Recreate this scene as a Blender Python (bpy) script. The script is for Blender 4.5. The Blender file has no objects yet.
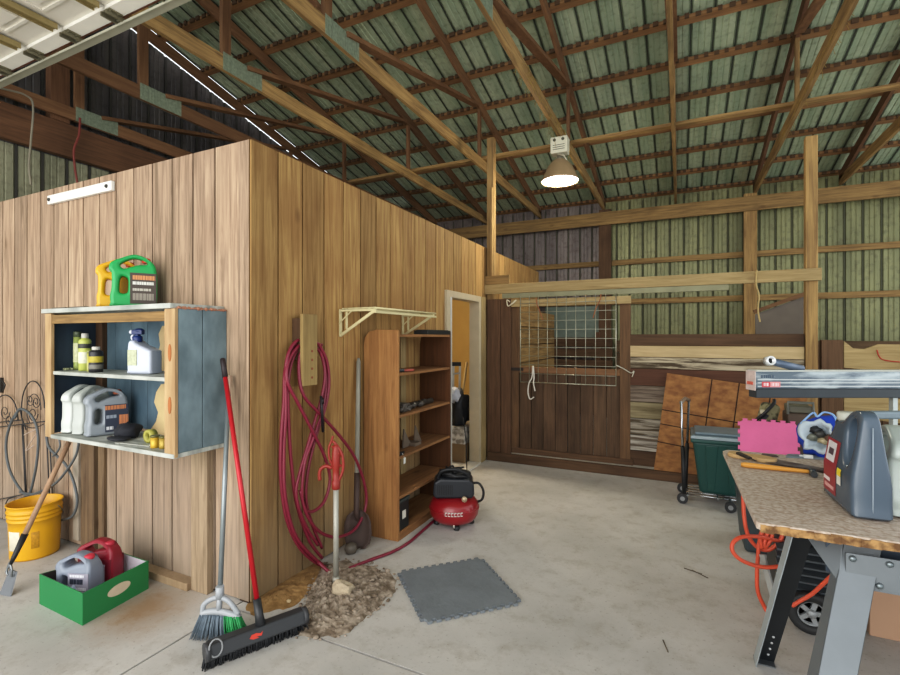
import bpy, bmesh, math, random
from mathutils import Vector, Matrix, noise
random.seed(7)
SC = bpy.context.scene
COL = SC.collection
PI = math.pi
# ---------------------------------------------------------------- camera numbers
F = 477.0; H = 1.5; A = math.atan(230/477)
SA, CA = math.sin(A), math.cos(A)
def at(px, py, X=None, Y=None, Z=None, D=None):
    """where a sight line meets a known plane of the place"""
    u = (px-450)/F
    r = Vector((-SA+u*CA, CA+u*SA, (337.5-py)/F))
    if X is not None: t = X/r.x
    elif Y is not None: t = Y/r.y
    elif Z is not None: t = (Z-H)/r.z
    else: t = D
    return Vector((r.x*t, r.y*t, H+r.z*t))
WY = 1.93       # face of the plank wall on the left
RX = -2.175     # face of the plank wall running into depth
SY = 5.6        # stall partition
BY = 9.5        # back wall

# ---------------------------------------------------------------- materials
def lin(h):
    h = h.lstrip('#'); o = []
    for i in (0, 2, 4):
        c = int(h[i:i+2], 16)/255
        o.append(c/12.92 if c <= .04045 else ((c+.055)/1.055)**2.4)
    return (*o, 1)
MC = {}
LOCAL = set()
def newmat(name):
    m = bpy.data.materials.new(name); m.use_nodes = True
    nt = m.node_tree; b = nt.nodes['Principled BSDF']
    return m, nt, b
def N(nt, t, **k):
    n = nt.nodes.new(t)
    for a, v in k.items():
        if a in n.inputs.keys() if isinstance(a, str) else False: n.inputs[a].default_value = v
        else: setattr(n, a, v)
    return n
def L(nt, a, b): nt.links.new(a, b)
def math_node(nt, op, a, b=None, c=None):
    n = nt.nodes.new('ShaderNodeMath'); n.operation = op
    for i, v in enumerate((a, b, c)):
        if v is None: continue
        if isinstance(v, (int, float)): n.inputs[i].default_value = v
        else: L(nt, v, n.inputs[i])
    return n.outputs[0]
def mix(nt, fac, a, b, mode='MIX'):
    n = nt.nodes.new('ShaderNodeMix'); n.data_type = 'RGBA'; n.blend_type = mode
    for s, v in ((0, fac), (6, a), (7, b)):
        if isinstance(v, (int, float, tuple)): n.inputs[s].default_value = v
        else: L(nt, v, n.inputs[s])
    return n.outputs[2]
def plain(h, rough=.5, metal=0, var=.12, scale=9, bump=0, trans=0, coat=0):
    key = ('p', h, rough, metal, var, scale, bump, trans, coat)
    if key in MC: return MC[key]
    m, nt, b = newmat('surface_'+h.strip('#'))
    tc = N(nt, 'ShaderNodeTexCoord')
    no = N(nt, 'ShaderNodeTexNoise'); no.inputs['Scale'].default_value = scale; no.inputs['Detail'].default_value = 5
    L(nt, tc.outputs['Object'], no.inputs['Vector'])
    c = lin(h)
    d = tuple(x*(1-var*1.6) for x in c[:3])+(1,); l = tuple(min(1, x*(1+var)) for x in c[:3])+(1,)
    L(nt, mix(nt, no.outputs['Fac'], d, l), b.inputs['Base Color'])
    b.inputs['Roughness'].default_value = rough; b.inputs['Metallic'].default_value = metal
    if trans: b.inputs['Transmission Weight'].default_value = trans
    if coat: b.inputs['Coat Weight'].default_value = coat
    if bump:
        bp = N(nt, 'ShaderNodeBump'); bp.inputs['Strength'].default_value = bump; bp.inputs['Distance'].default_value = .01
        n2 = N(nt, 'ShaderNodeTexNoise'); n2.inputs['Scale'].default_value = scale*6; n2.inputs['Detail'].default_value = 6
        L(nt, tc.outputs['Object'], n2.inputs['Vector']); L(nt, n2.outputs['Fac'], bp.inputs['Height']); L(nt, bp.outputs[0], b.inputs['Normal'])
    MC[key] = m; return m
def wood(h1, h2, axis='z', board=0, off=0, baxis='x', rough=.75, knots=.5, stain=.35, stainc='#3a2b1e', contrast=1.0, low=None, grain=14):
    key = ('w', h1, h2, axis, board, off, baxis, rough, knots, stain, stainc, contrast, low, grain)
    if key in MC: return MC[key]
    m, nt, b = newmat('wood_'+h1.strip('#')+'_'+axis)
    tc = N(nt, 'ShaderNodeTexCoord'); obj_out = tc.outputs['Object']
    oi = N(nt, 'ShaderNodeObjectInfo')
    add = N(nt, 'ShaderNodeVectorMath', operation='ADD'); L(nt, obj_out, add.inputs[0])
    rv = math_node(nt, 'MULTIPLY', oi.outputs['Random'], 17.0)
    cx = N(nt, 'ShaderNodeCombineXYZ'); [L(nt, rv, cx.inputs[i]) for i in range(3)]
    L(nt, cx.outputs[0], add.inputs[1])
    vec = add.outputs[0]
    bid = None
    if board:
        sp = N(nt, 'ShaderNodeSeparateXYZ'); L(nt, obj_out, sp.inputs[0])
        bid = math_node(nt, 'FLOOR', math_node(nt, 'DIVIDE', math_node(nt, 'SUBTRACT', sp.outputs['xyz'.index(baxis)], off), board))
        wn = N(nt, 'ShaderNodeTexWhiteNoise', noise_dimensions='1D'); L(nt, bid, wn.inputs['W'])
        s2 = N(nt, 'ShaderNodeVectorMath', operation='SCALE'); L(nt, wn.outputs['Color'], s2.inputs[0]); s2.inputs['Scale'].default_value = 9
        a2 = N(nt, 'ShaderNodeVectorMath', operation='ADD'); L(nt, vec, a2.inputs[0]); L(nt, s2.outputs[0], a2.inputs[1]); vec = a2.outputs[0]
    mp = N(nt, 'ShaderNodeMapping'); L(nt, vec, mp.inputs['Vector'])
    sc = [grain, grain, grain]; sc['xyz'.index(axis)] = .8
    mp.inputs['Scale'].default_value = sc
    g = N(nt, 'ShaderNodeTexNoise'); g.inputs['Scale'].default_value = 2.2; g.inputs['Detail'].default_value = 7; g.inputs['Roughness'].default_value = .65; g.inputs['Distortion'].default_value = .6
    L(nt, mp.outputs[0], g.inputs['Vector'])
    mr = N(nt, 'ShaderNodeMapRange'); mr.inputs[1].default_value = .5-.2/contrast; mr.inputs[2].default_value = .5+.2/contrast
    L(nt, g.outputs['Fac'], mr.inputs[0])
    col = mix(nt, mr.outputs[0], lin(h1), lin(h2))
    lo = N(nt, 'ShaderNodeTexNoise'); lo.inputs['Scale'].default_value = 1.7; lo.inputs['Detail'].default_value = 4
    L(nt, vec, lo.inputs['Vector'])
    m2 = N(nt, 'ShaderNodeMapRange'); m2.inputs[1].default_value = .48; m2.inputs[2].default_value = .75; m2.inputs[4].default_value = stain
    L(nt, lo.outputs['Fac'], m2.inputs[0]); col = mix(nt, m2.outputs[0], col, lin(stainc))
    if bid is not None:
        v = math_node(nt, 'MULTIPLY_ADD', wn.outputs['Value'], .34, .80)
        cc = N(nt, 'ShaderNodeCombineXYZ'); [L(nt, v, cc.inputs[i]) for i in range(3)]
        col = mix(nt, 1.0, col, cc.outputs[0], 'MULTIPLY')
    else:
        v = math_node(nt, 'MULTIPLY_ADD', oi.outputs['Random'], .3, .84)
        cc = N(nt, 'ShaderNodeCombineXYZ'); [L(nt, v, cc.inputs[i]) for i in range(3)]
        col = mix(nt, 1.0, col, cc.outputs[0], 'MULTIPLY')
    if knots:
        mk = N(nt, 'ShaderNodeMapping'); L(nt, vec, mk.inputs['Vector'])
        ks = [4.5, 4.5, 4.5]; ks['xyz'.index(axis)] = 2.2; mk.inputs['Scale'].default_value = ks
        vo = N(nt, 'ShaderNodeTexVoronoi'); vo.inputs['Scale'].default_value = 1; L(nt, mk.outputs[0], vo.inputs['Vector'])
        mm = N(nt, 'ShaderNodeMapRange'); mm.inputs[1].default_value = .05; mm.inputs[2].default_value = .14; mm.inputs[3].default_value = knots; mm.inputs[4].default_value = 0
        L(nt, vo.outputs['Distance'], mm.inputs[0]); col = mix(nt, mm.outputs[0], col, lin('#4a3020'))
    if low:   # damp, greyer foot of a wall
        sp = N(nt, 'ShaderNodeSeparateXYZ'); L(nt, obj_out, sp.inputs[0])
        wob = math_node(nt, 'MULTIPLY_ADD', lo.outputs['Fac'], low[1]*1.4, sp.outputs[2])
        ml = N(nt, 'ShaderNodeMapRange'); ml.inputs[1].default_value = low[1]*.75; ml.inputs[2].default_value = low[1]*1.7; ml.inputs[3].default_value = low[2]; ml.inputs[4].default_value = 0
        L(nt, wob, ml.inputs[0]); col = mix(nt, ml.outputs[0], col, lin(low[0]))
    L(nt, col, b.inputs['Base Color']); b.inputs['Roughness'].default_value = rough
    b.inputs['Specular IOR Level'].default_value = .25
    bp = N(nt, 'ShaderNodeBump'); bp.inputs['Strength'].default_value = .25; bp.inputs['Distance'].default_value = .004
    L(nt, g.outputs['Fac'], bp.inputs['Height']); L(nt, bp.outputs[0], b.inputs['Normal'])
    MC[key] = m; return m
def two_tone(h1, h2, scale, lo=.45, hi=.55, rough=.6, metal=0, bump=0, detail=6, stretch=(1, 1, 1)):
    key = ('t', h1, h2, scale, lo, hi, rough, metal, bump, detail, stretch)
    if key in MC: return MC[key]
    m, nt, b = newmat('mottled_'+h1.strip('#'))
    tc = N(nt, 'ShaderNodeTexCoord'); mp = N(nt, 'ShaderNodeMapping'); mp.inputs['Scale'].default_value = stretch
    L(nt, tc.outputs['Object'], mp.inputs['Vector'])
    no = N(nt, 'ShaderNodeTexNoise'); no.inputs['Scale'].default_value = scale; no.inputs['Detail'].default_value = detail
    L(nt, mp.outputs[0], no.inputs['Vector'])
    mr = N(nt, 'ShaderNodeMapRange'); mr.inputs[1].default_value = lo; mr.inputs[2].default_value = hi
    L(nt, no.outputs['Fac'], mr.inputs[0]); L(nt, mix(nt, mr.outputs[0], lin(h1), lin(h2)), b.inputs['Base Color'])
    b.inputs['Roughness'].default_value = rough; b.inputs['Metallic'].default_value = metal
    if bump:
        bp = N(nt, 'ShaderNodeBump'); bp.inputs['Strength'].default_value = bump; bp.inputs['Distance'].default_value = .02
        L(nt, no.outputs['Fac'], bp.inputs['Height']); L(nt, bp.outputs[0], b.inputs['Normal'])
    MC[key] = m; return m
def emit(h, s):
    m, nt, b = newmat('glowing_lens'); b.inputs['Base Color'].default_value = lin(h)
    b.inputs['Emission Color'].default_value = lin(h); b.inputs['Emission Strength'].default_value = s
    return m

# ---------------------------------------------------------------- mesh helpers
class MB:
    def __init__(s): s.bm = bmesh.new(); s.mi = 0
    def _f(s, vs, smooth=False):
        try:
            f = s.bm.faces.new(vs); f.material_index = s.mi; f.smooth = smooth; return f
        except ValueError: return None
    def hexa(s, P):
        v = [s.bm.verts.new(p) for p in P]
        for q in ((0, 3, 2, 1), (4, 5, 6, 7), (0, 1, 5, 4), (1, 2, 6, 5), (2, 3, 7, 6), (3, 0, 4, 7)): s._f([v[i] for i in q])
        return s
    def box(s, x0, x1, y0, y1, z0, z1, M=None):
        P = [Vector(p) for p in ((x0, y0, z0), (x1, y0, z0), (x1, y1, z0), (x0, y1, z0), (x0, y0, z1), (x1, y0, z1), (x1, y1, z1), (x0, y1, z1))]
        if M is not None: P = [M @ p for p in P]
        return s.hexa(P)
    def beam(s, p0, p1, w, h, up=(0, 0, 1), w1=None, h1=None):
        p0, p1 = Vector(p0), Vector(p1); d = (p1-p0).normalized(); up = Vector(up)
        sx = d.cross(up)
        if sx.length < 1e-4: sx = d.cross(Vector((1, 0, 0)))
        sx.normalize(); uz = sx.cross(d).normalized()
        w1 = w if w1 is None else w1; h1 = h if h1 is None else h1
        P = []
        for (p, ww, hh) in ((p0, w, h), (p1, w1, h1)):
            P += [p-sx*ww/2-uz*hh/2, p+sx*ww/2-uz*hh/2, p+sx*ww/2+uz*hh/2, p-sx*ww/2+uz*hh/2]
        return s.hexa(P)
    def tube(s, pts, r, seg=8, closed=False, cap=True):
        pts = [Vector(p) for p in pts]; n = len(pts)
        rr = r if isinstance(r, (list, tuple)) else [r]*n
        rings = []; prev = None
        for i, p in enumerate(pts):
            a = pts[(i-1) % n] if (closed or i > 0) else p
            b = pts[(i+1) % n] if (closed or i < n-1) else p
            t = (b-a).normalized()
            if prev is None:
                q = Vector((0, 0, 1)) if abs(t.z) < .9 else Vector((1, 0, 0)); u = t.cross(q).normalized()
            else:
                u = prev-t*prev.dot(t)
                u = u.normalized() if u.length > 1e-6 else t.orthogonal().normalized()
            prev = u; v = t.cross(u)
            rings.append([s.bm.verts.new(p+(u*math.cos(2*PI*k/seg)+v*math.sin(2*PI*k/seg))*rr[i]) for k in range(seg)])
        m = n if closed else n-1
        for i in range(m):
            a, b = rings[i], rings[(i+1) % n]
            for k in range(seg): s._f([a[k], a[(k+1) % seg], b[(k+1) % seg], b[k]], True)
        if cap and not closed: s._f(rings[0][::-1]); s._f(rings[-1])
        return s
    def lathe(s, prof, c=(0, 0, 0), seg=24, M=None, sy=1.0, ang=2*PI, a0=0):
        c = Vector(c); rings = []
        full = abs(ang-2*PI) < 1e-6; ns = seg if full else seg+1
        for (r, z) in prof:
            ring = []
            for k in range(ns):
                t = a0+ang*k/seg
                p = Vector((r*math.cos(t), r*math.sin(t)*sy, z))
                p = (M @ p) if M is not None else p+c
                ring.append(s.bm.verts.new(p))
            rings.append(ring)
        for i in range(len(rings)-1):
            a, b = rings[i], rings[i+1]
            for k in range(seg): s._f([a[k], a[(k+1) % ns], b[(k+1) % ns], b[k]], True)
        if full:
            if prof[0][0] > 1e-5: s._f(rings[0][::-1])
            if prof[-1][0] > 1e-5: s._f(rings[-1])
        return s
    def prism(s, poly, d0, d1, M=None):
        """poly in (x,z), extruded along y"""
        a = [Vector((x, d0, z)) for x, z in poly]; b = [Vector((x, d1, z)) for x, z in poly]
        if M is not None: a = [M @ p for p in a]; b = [M @ p for p in b]
        va = [s.bm.verts.new(p) for p in a]; vb = [s.bm.verts.new(p) for p in b]; n = len(poly)
        s._f(va); s._f(vb[::-1])
        for i in range(n): s._f([va[i], vb[i], vb[(i+1) % n], va[(i+1) % n]])
        return s
    def blob(s, c, r, sub=2, amp=.1, freq=3, M=None):
        g = bmesh.ops.create_icosphere(s.bm, subdivisions=sub, radius=1)
        c = Vector(c); sd = Vector((random.random()*9, 3, 1))
        for v in g['verts']:
            k = 1+amp*noise.noise(v.co*freq+sd)
            p = Vector((v.co.x*r[0]*k, v.co.y*r[1]*k, v.co.z*r[2]*k))
            v.co = (M @ p if M is not None else p)+c
        vs = set(g['verts'])
        for f in s.bm.faces:
            if f.verts[0] in vs: f.smooth = True; f.material_index = s.mi
        return s
    def add_mesh(s, me, M=None):
        o = len(s.bm.verts); s.bm.from_mesh(me); s.bm.verts.ensure_lookup_table()
        for v in s.bm.verts[o:]:
            if M is not None: v.co = M @ v.co
        return s
def base_of(bm):
    xs = [v.co for v in bm.verts]
    lo = Vector([min(v[i] for v in xs) for i in range(3)]); hi = Vector([max(v[i] for v in xs) for i in range(3)])
    return Vector(((lo.x+hi.x)/2, (lo.y+hi.y)/2, lo.z))
def build(name, mb, mats, parent=None, bevel=0, world=None, keep=False, solid=0):
    """one mesh object; geometry under a parent is given in world space unless the parent is 'local'"""
    bm = mb.bm
    bmesh.ops.recalc_face_normals(bm, faces=bm.faces)
    o_loc = Vector((0, 0, 0))
    if parent is None and not keep:
        o_loc = base_of(bm); bmesh.ops.translate(bm, vec=-o_loc, verts=bm.verts)
    elif parent is not None and parent.name not in LOCAL:
        inv = wmat(parent).inverted(); bmesh.ops.transform(bm, matrix=inv, verts=bm.verts)
    me = bpy.data.meshes.new(name); bm.to_mesh(me); bm.free()
    for m in (mats if isinstance(mats, (list, tuple)) else [mats]): me.materials.append(m)
    o = bpy.data.objects.new(name, me); COL.objects.link(o)
    if parent is not None:
        o.parent = parent
        if parent.name in LOCAL: LOCAL.add(o.name)
    else: o.location = o_loc
    if bevel:
        md = o.modifiers.new('edge', 'BEVEL'); md.width = bevel; md.segments = 2; md.limit_method = 'ANGLE'; md.angle_limit = math.radians(40)
    if solid:
        md = o.modifiers.new('shell', 'SOLIDIFY'); md.thickness = solid
    return o
def wmat(o):
    m = Matrix.LocRotScale(o.location, o.rotation_euler, o.scale)
    return (wmat(o.parent) @ m) if o.parent else m
def tag(o, label, cat, group=None, kind=None):
    o['label'] = label; o['category'] = cat
    if group: o['group'] = group
    if kind: o['kind'] = kind
    return o
def thing(name, label, cat, loc, rz=0, group=None, local=False, rot=None):
    o = bpy.data.objects.new(name, None); COL.objects.link(o)
    o.location = loc; o.rotation_euler = rot if rot else (0, 0, rz); o.empty_display_size = .05
    if local: LOCAL.add(o.name)
    return tag(o, label, cat, group)
def struct(name, mb, mats, bevel=0, parent=None):
    o = build(name, mb, mats, parent=parent, bevel=bevel, keep=True)
    if parent is None: o['kind'] = 'structure'
    return o
def copy_tree(o, parent=None):
    c = o.copy(); COL.objects.link(c)
    if parent is not None: c.parent = parent
    for ch in [x for x in bpy.data.objects if x.parent == o]: copy_tree(ch, c)
    return c
def spline(pts, n=6, closed=False):
    P = [Vector(p) for p in pts]; m = len(P); out = []
    for i in range(m if closed else m-1):
        p0 = P[(i-1) % m] if (closed or i > 0) else P[i]; p1 = P[i]; p2 = P[(i+1) % m]
        p3 = P[(i+2) % m] if (closed or i < m-2) else P[(i+1) % m]
        for k in range(n):
            t = k/n
            out.append(.5*((2*p1)+(-p0+p2)*t+(2*p0-5*p1+4*p2-p3)*t*t+(-p0+3*p1-3*p2+p3)*t**3))
    if not closed: out.append(P[-1])
    return out
def outline_mesh(outer, holes, depth, bev=.01, res=3):
    """rounded slab from a 2D outline with holes: outline in (x,z), thickness along y"""
    cu = bpy.data.curves.new('outline', 'CURVE'); cu.dimensions = '2D'; cu.fill_mode = 'BOTH'
    cu.extrude = max(depth/2-bev, .0005); cu.bevel_depth = bev; cu.bevel_resolution = res; cu.offset = -bev
    for poly in [outer]+holes:
        sp = cu.splines.new('POLY'); sp.points.add(len(poly)-1)
        for q, (x, z) in zip(sp.points, poly): q.co = (x, z, 0, 1)
        sp.use_cyclic_u = True
    o = bpy.data.objects.new('outline', cu); COL.objects.link(o)
    dg = bpy.context.evaluated_depsgraph_get(); dg.update()
    me = bpy.data.meshes.new_from_object(o.evaluated_get(dg))
    bpy.data.objects.remove(o); bpy.data.curves.remove(cu)
    me.transform(Matrix.Rotation(PI/2, 4, 'X'))
    for p in me.polygons: p.use_smooth = True
    me.materials.clear()
    return me
def smooth2(poly, n=4):
    return [(p.x, p.y) for p in spline([(x, z, 0) for x, z in poly], n, True)]
def autosmooth(o, deg=35):
    me = o.data
    bm = bmesh.new(); bm.from_mesh(me)
    bmesh.ops.remove_doubles(bm, verts=bm.verts, dist=1e-5)
    for e in bm.edges: e.smooth = not (len(e.link_faces) == 2 and e.calc_face_angle(0) > math.radians(deg))
    for f in bm.faces: f.smooth = True
    bm.to_mesh(me); bm.free()

# ---------------------------------------------------------------- shared materials
W_FRAME = {a: wood('#7c6342', '#aa8c5c', a, contrast=1.4, stain=.35, stainc='#4b3322', knots=.4) for a in 'xyz'}
W_RED = {a: wood('#684b35', '#896749', a, stain=.35, stainc='#43281a', knots=.35) for a in 'xyz'}
W_DARK = {a: wood('#5d4331', '#7c5b42', a, stain=.4, stainc='#30221a', knots=.2) for a in 'xyz'}
W_PALE = {a: wood('#97825a', '#b8a276', a, contrast=1.3, stain=.25, stainc='#6d5a40', knots=.3) for a in 'xyz'}
W_BROWN = {a: wood('#54402f', '#705640', a, stain=.5, stainc='#35241a', knots=.25) for a in 'xyz'}
BLACK = plain('#1d1e20', .5); DKGREY = plain('#3c4044', .5); CHROME = plain('#b9bcc0', .25, 1, .05)
STEEL = plain('#8d9295', .4, .8, .1)

# ================================================================= THE SETTING
# floor --------------------------------------------------------------------------
def floor_mat():
    m, nt, b = newmat('worn_concrete')
    tc = N(nt, 'ShaderNodeTexCoord')
    n1 = N(nt, 'ShaderNodeTexNoise'); n1.inputs['Scale'].default_value = .9; n1.inputs['Detail'].default_value = 8; n1.inputs['Roughness'].default_value = .6
    n2 = N(nt, 'ShaderNodeTexNoise'); n2.inputs['Scale'].default_value = 7; n2.inputs['Detail'].default_value = 9; n2.inputs['Roughness'].default_value = .75
    n3 = N(nt, 'ShaderNodeTexNoise'); n3.inputs['Scale'].default_value = 60; n3.inputs['Detail'].default_value = 4
    for n in (n1, n2, n3): L(nt, tc.outputs['Object'], n.inputs['Vector'])
    r1 = N(nt, 'ShaderNodeMapRange'); r1.inputs[1].default_value = .35; r1.inputs[2].default_value = .65; L(nt, n1.outputs['Fac'], r1.inputs[0])
    c = mix(nt, r1.outputs[0], lin('#aba8a3'), lin('#c5c2bd'))
    r2 = N(nt, 'ShaderNodeMapRange'); r2.inputs[1].default_value = .5; r2.inputs[2].default_value = .72; r2.inputs[4].default_value = .55; L(nt, n2.outputs['Fac'], r2.inputs[0])
    c = mix(nt, r2.outputs[0], c, lin('#8f8476'))
    r3 = N(nt, 'ShaderNodeMapRange'); r3.inputs[1].default_value = .62; r3.inputs[2].default_value = .7; r3.inputs[4].default_value = .35; L(nt, n3.outputs['Fac'], r3.inputs[0])
    c = mix(nt, r3.outputs[0], c, lin('#6f675c'))
    # rusty damp mark by the wall beside the box
    g = N(nt, 'ShaderNodeVectorMath', operation='DISTANCE'); L(nt, tc.outputs['Object'], g.inputs[0]); g.inputs[1].default_value = (-2.68, 1.66, 0)
    d = math_node(nt, 'ADD', g.outputs['Value'], math_node(nt, 'MULTIPLY', n2.outputs['Fac'], .5))
    r4 = N(nt, 'ShaderNodeMapRange'); r4.inputs[1].default_value = .3; r4.inputs[2].default_value = .62; r4.inputs[3].default_value = .8; r4.inputs[4].default_value = 0
    L(nt, d, r4.inputs[0]); c = mix(nt, r4.outputs[0], c, lin('#8c6a42'))
    L(nt, c, b.inputs['Base Color']); b.inputs['Roughness'].default_value = .7; b.inputs['Specular IOR Level'].default_value = .3
    bp = N(nt, 'ShaderNodeBump'); bp.inputs['Strength'].default_value = .15; bp.inputs['Distance'].default_value = .01
    L(nt, n2.outputs['Fac'], bp.inputs['Height']); L(nt, bp.outputs[0], b.inputs['Normal'])
    return m
m = MB(); JX, JY, g = -2.24, 1.86, .006
m.box(-7, JX-g, -6, BY+.2, -.12, 0); m.box(JX+g, 6, -6, JY-g, -.12, 0); m.box(JX+g, 6, JY+g, BY+.2, -.12, 0)
m.box(-7, 6, -6, BY+.2, -.16, -.121)
m.mi = 1; m.box(JX-g, JX+g, -6, BY, -.12, -.012); m.box(JX, 6, JY-g, JY+g, -.12, -.012)
struct('floor', m, [floor_mat(), plain('#4d4335', .9)])

# plank room --------------------------------------------------------------------
WL = wood('#87735f', '#b8a088', 'z', contrast=1.5, board=.195, off=-2.468, baxis='x', knots=.3, stain=.28, stainc='#8b6f58', low=('#96897b', .9, .6), grain=16)
WR = wood('#87673f', '#ad8d5b', 'z', contrast=1.4, board=.205, off=2.134, baxis='y', knots=.35, stain=.45, stainc='#7a5230', low=('#8a7a62', .75, .65), grain=16)
TOPZ = 2.617
m = MB()
m.mi = 1; m.box(-6.1, RX-.091, WY+.0145, WY+.09, 0, TOPZ); m.mi = 0
x = -2.468
while x > -6.1:
    m.box(max(x-.195+.006, -6.1), x-.006, WY, WY+.014, .015, TOPZ); x -= .195
m.box(-2.46, RX-.0145, WY-.001, WY+.014, .01, TOPZ)
struct('wall_left', m, [WL, plain('#4a3b2e', .9)])
DY0, DY1, DZ = 4.455, 5.26, 1.93
m = MB()
def rb(y0, y1, z0, z1):
    m.mi = 1; m.box(RX-.09, RX-.014, y0, y1, z0, z1); m.mi = 0
    k = math.floor((y0-2.134)/.205)
    yy = 2.134+k*.205
    while yy < y1:
        a, b2 = max(yy+.006, y0), min(yy+.199, y1)
        if b2-a > .01: m.box(RX-.014, RX, a, b2, z0+.01, z1)
        yy += .205
rb(WY+.0005, DY0, 0, TOPZ); rb(DY0, DY1, DZ, TOPZ); rb(DY1, 8.0, 0, TOPZ)
struct('wall_right', m, [WR, plain('#3e2c1c', .9)])
m = MB(); m.box(-6.1, RX-.09, WY+.09, 8.0, TOPZ-.12, TOPZ-.02)
struct('ceiling', m, plain('#b9a88c', .8))
YEL = plain('#c4a566', .8, 0, .1, 3)
m = MB(); m.box(-6.1, RX-.09, 7.9, 8.0, 0, TOPZ-.12); struct('wall_inner_back', m, YEL)
m = MB(); m.box(-4.4, -4.3, WY+.1, 7.9, 0, TOPZ-.12); struct('wall_inner_side', m, YEL)
m = MB(); m.box(-2.62, -2.48, WY-.045, WY, 0, .84); struct('trim_1', m, wood('#7c6b57', '#a08e76', 'z', knots=.7, contrast=1.4), .004)
m = MB(); m.box(-3.37, -2.62, WY-.07, WY-.001, 0, .045); struct('trim_2', m, wood('#a58d70', '#b9a184', 'z', knots=.2), .003)
m = MB(); m.box(-3.93, -3.86, WY-.02, WY, .05, .84); struct('trim_3', m, plain('#a79d8e', .7), .002)
m = MB(); m.box(-3.80, -3.64, WY-.035, WY, 0, .84); m.box(-3.62, -3.55, WY-.02, WY, 0, .84); struct('trim_4', m, wood('#574636', '#7c6850', 'z', knots=.6, contrast=1.3), .003)
# door frame in the plank wall
m = MB(); m.box(RX-.1, RX+.03, DY0-.07, DY0+.01, 0, DZ+.06); m.box(RX-.1, RX+.03, DY0+.01, DY1-.012, DZ-.01, DZ+.06); m.box(RX-.1, RX+.03, DY1-.012, DY1+.05, 0, DZ+.06)
struct('door_1', m, plain('#b9ac92', .6, 0, .1), .004)
m = MB(); m.box(RX-.002, RX+.035, DY1+.0505, DY1+.20, 0, DZ+.06); struct('trim_5', m, wood('#a08a5e', '#b8a378', 'z', knots=.1), .003)
m = MB(); m.box(RX-.1, RX+.05, DY0, DY1, 0, .02); struct('trim_6', m, plain('#d5d3cc', .5))
m = MB(); m.box(RX-.05, RX+.04, DY0+.0105, DY0+.022, 0.02, DZ-.012); struct('trim_7', m, plain('#cfd0cc', .5))

# ribbed sheet metal --------------------------------------------------------------
def ribs(u0, u1, pitch=.2286):
    """profile (u, h) of barn siding: tall ribs with two low ones between"""
    P = []; u = u0
    while u < u1:
        for du, h in ((0, 0), (.012, .018), (.03, .018), (.042, 0), (.088, 0), (.094, .007), (.102, .007), (.108, 0), (.150, 0), (.156, .007), (.164, .007), (.170, 0)):
            if u+du <= u1: P.append((u+du, h))
        u += pitch
    P.append((u1, 0)); return P
def metal_mat(name, h1, h2, h3, rough=.45, metal=.25, axis=(2.5, 2.5, .5)):
    m, nt, b = newmat(name)
    tc = N(nt, 'ShaderNodeTexCoord'); mp = N(nt, 'ShaderNodeMapping'); mp.inputs['Scale'].default_value = axis
    L(nt, tc.outputs['Object'], mp.inputs['Vector'])
    n1 = N(nt, 'ShaderNodeTexNoise'); n1.inputs['Scale'].default_value = 1.3; n1.inputs['Detail'].default_value = 5; L(nt, mp.outputs[0], n1.inputs['Vector'])
    n2 = N(nt, 'ShaderNodeTexNoise'); n2.inputs['Scale'].default_value = 16; n2.inputs['Detail'].default_value = 6; L(nt, tc.outputs['Object'], n2.inputs['Vector'])
    r = N(nt, 'ShaderNodeMapRange'); r.inputs[1].default_value = .35; r.inputs[2].default_value = .65; L(nt, n1.outputs['Fac'], r.inputs[0])
    c = mix(nt, r.outputs[0], lin(h1), lin(h2))
    r2 = N(nt, 'ShaderNodeMapRange'); r2.inputs[1].default_value = .5; r2.inputs[2].default_value = .75; r2.inputs[4].default_value = .6; L(nt, n2.outputs['Fac'], r2.inputs[0])
    c = mix(nt, r2.outputs[0], c, lin(h3)); L(nt, c, b.inputs['Base Color'])
    b.inputs['Roughness'].default_value = rough; b.inputs['Metallic'].default_value = metal
    return m
ROOFM = metal_mat('green_roof_sheet', '#a0b298', '#bfcbb0', '#7a876c', axis=(4, .4, 1))
SIDM = metal_mat('sage_wall_sheet', '#6e7050', '#8a8b64', '#57513a', axis=(3, 1, .6))
SIDM2 = metal_mat('dusky_wall_sheet', '#6d6461', '#857b76', '#4e3c38', axis=(3, 1, .6))
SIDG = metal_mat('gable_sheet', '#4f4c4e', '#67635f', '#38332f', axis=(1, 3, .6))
SL = .228
def zc(y): return 3.95+SL*(BY-y)            # underside of the rafters
def wallsheet(x0, x1, mat, name):
    m = MB(); P = ribs(x0, x1)
    for i in range(len(P)-1):
        (a, h), (b2, h2) = P[i], P[i+1]
        v = [m.bm.verts.new(p) for p in ((a, BY+.03+h, 0), (b2, BY+.03+h2, 0), (b2, BY+.03+h2, 4.135), (a, BY+.03+h, 4.135))]
        m._f(v)
    # dark seam beside every tall rib
    m.mi = 1
    u = x0
    while u < x1-.03:
        m.box(u+.012, u+.027, BY+.022, BY+.029, 1.3, 4.05); u += .2286
    return struct(name, m, [mat, plain('#4c4e3c', .7)])
wallsheet(-5.9, -1.33, SIDM2, 'wall_back')
wallsheet(-1.33, 5.0, SIDM, 'wall_back_right')
# kick boards at the foot of the back wall
m = MB(); z = .02
i = 0
while z < 1.45:
    m.box(-1.1, 5.0, BY-.06, BY-.02, z, z+.225); z += .24
struct('trim_8', m, wood('#5a4634', '#766048', 'x', stain=.4, knots=.2), .004)
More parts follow.
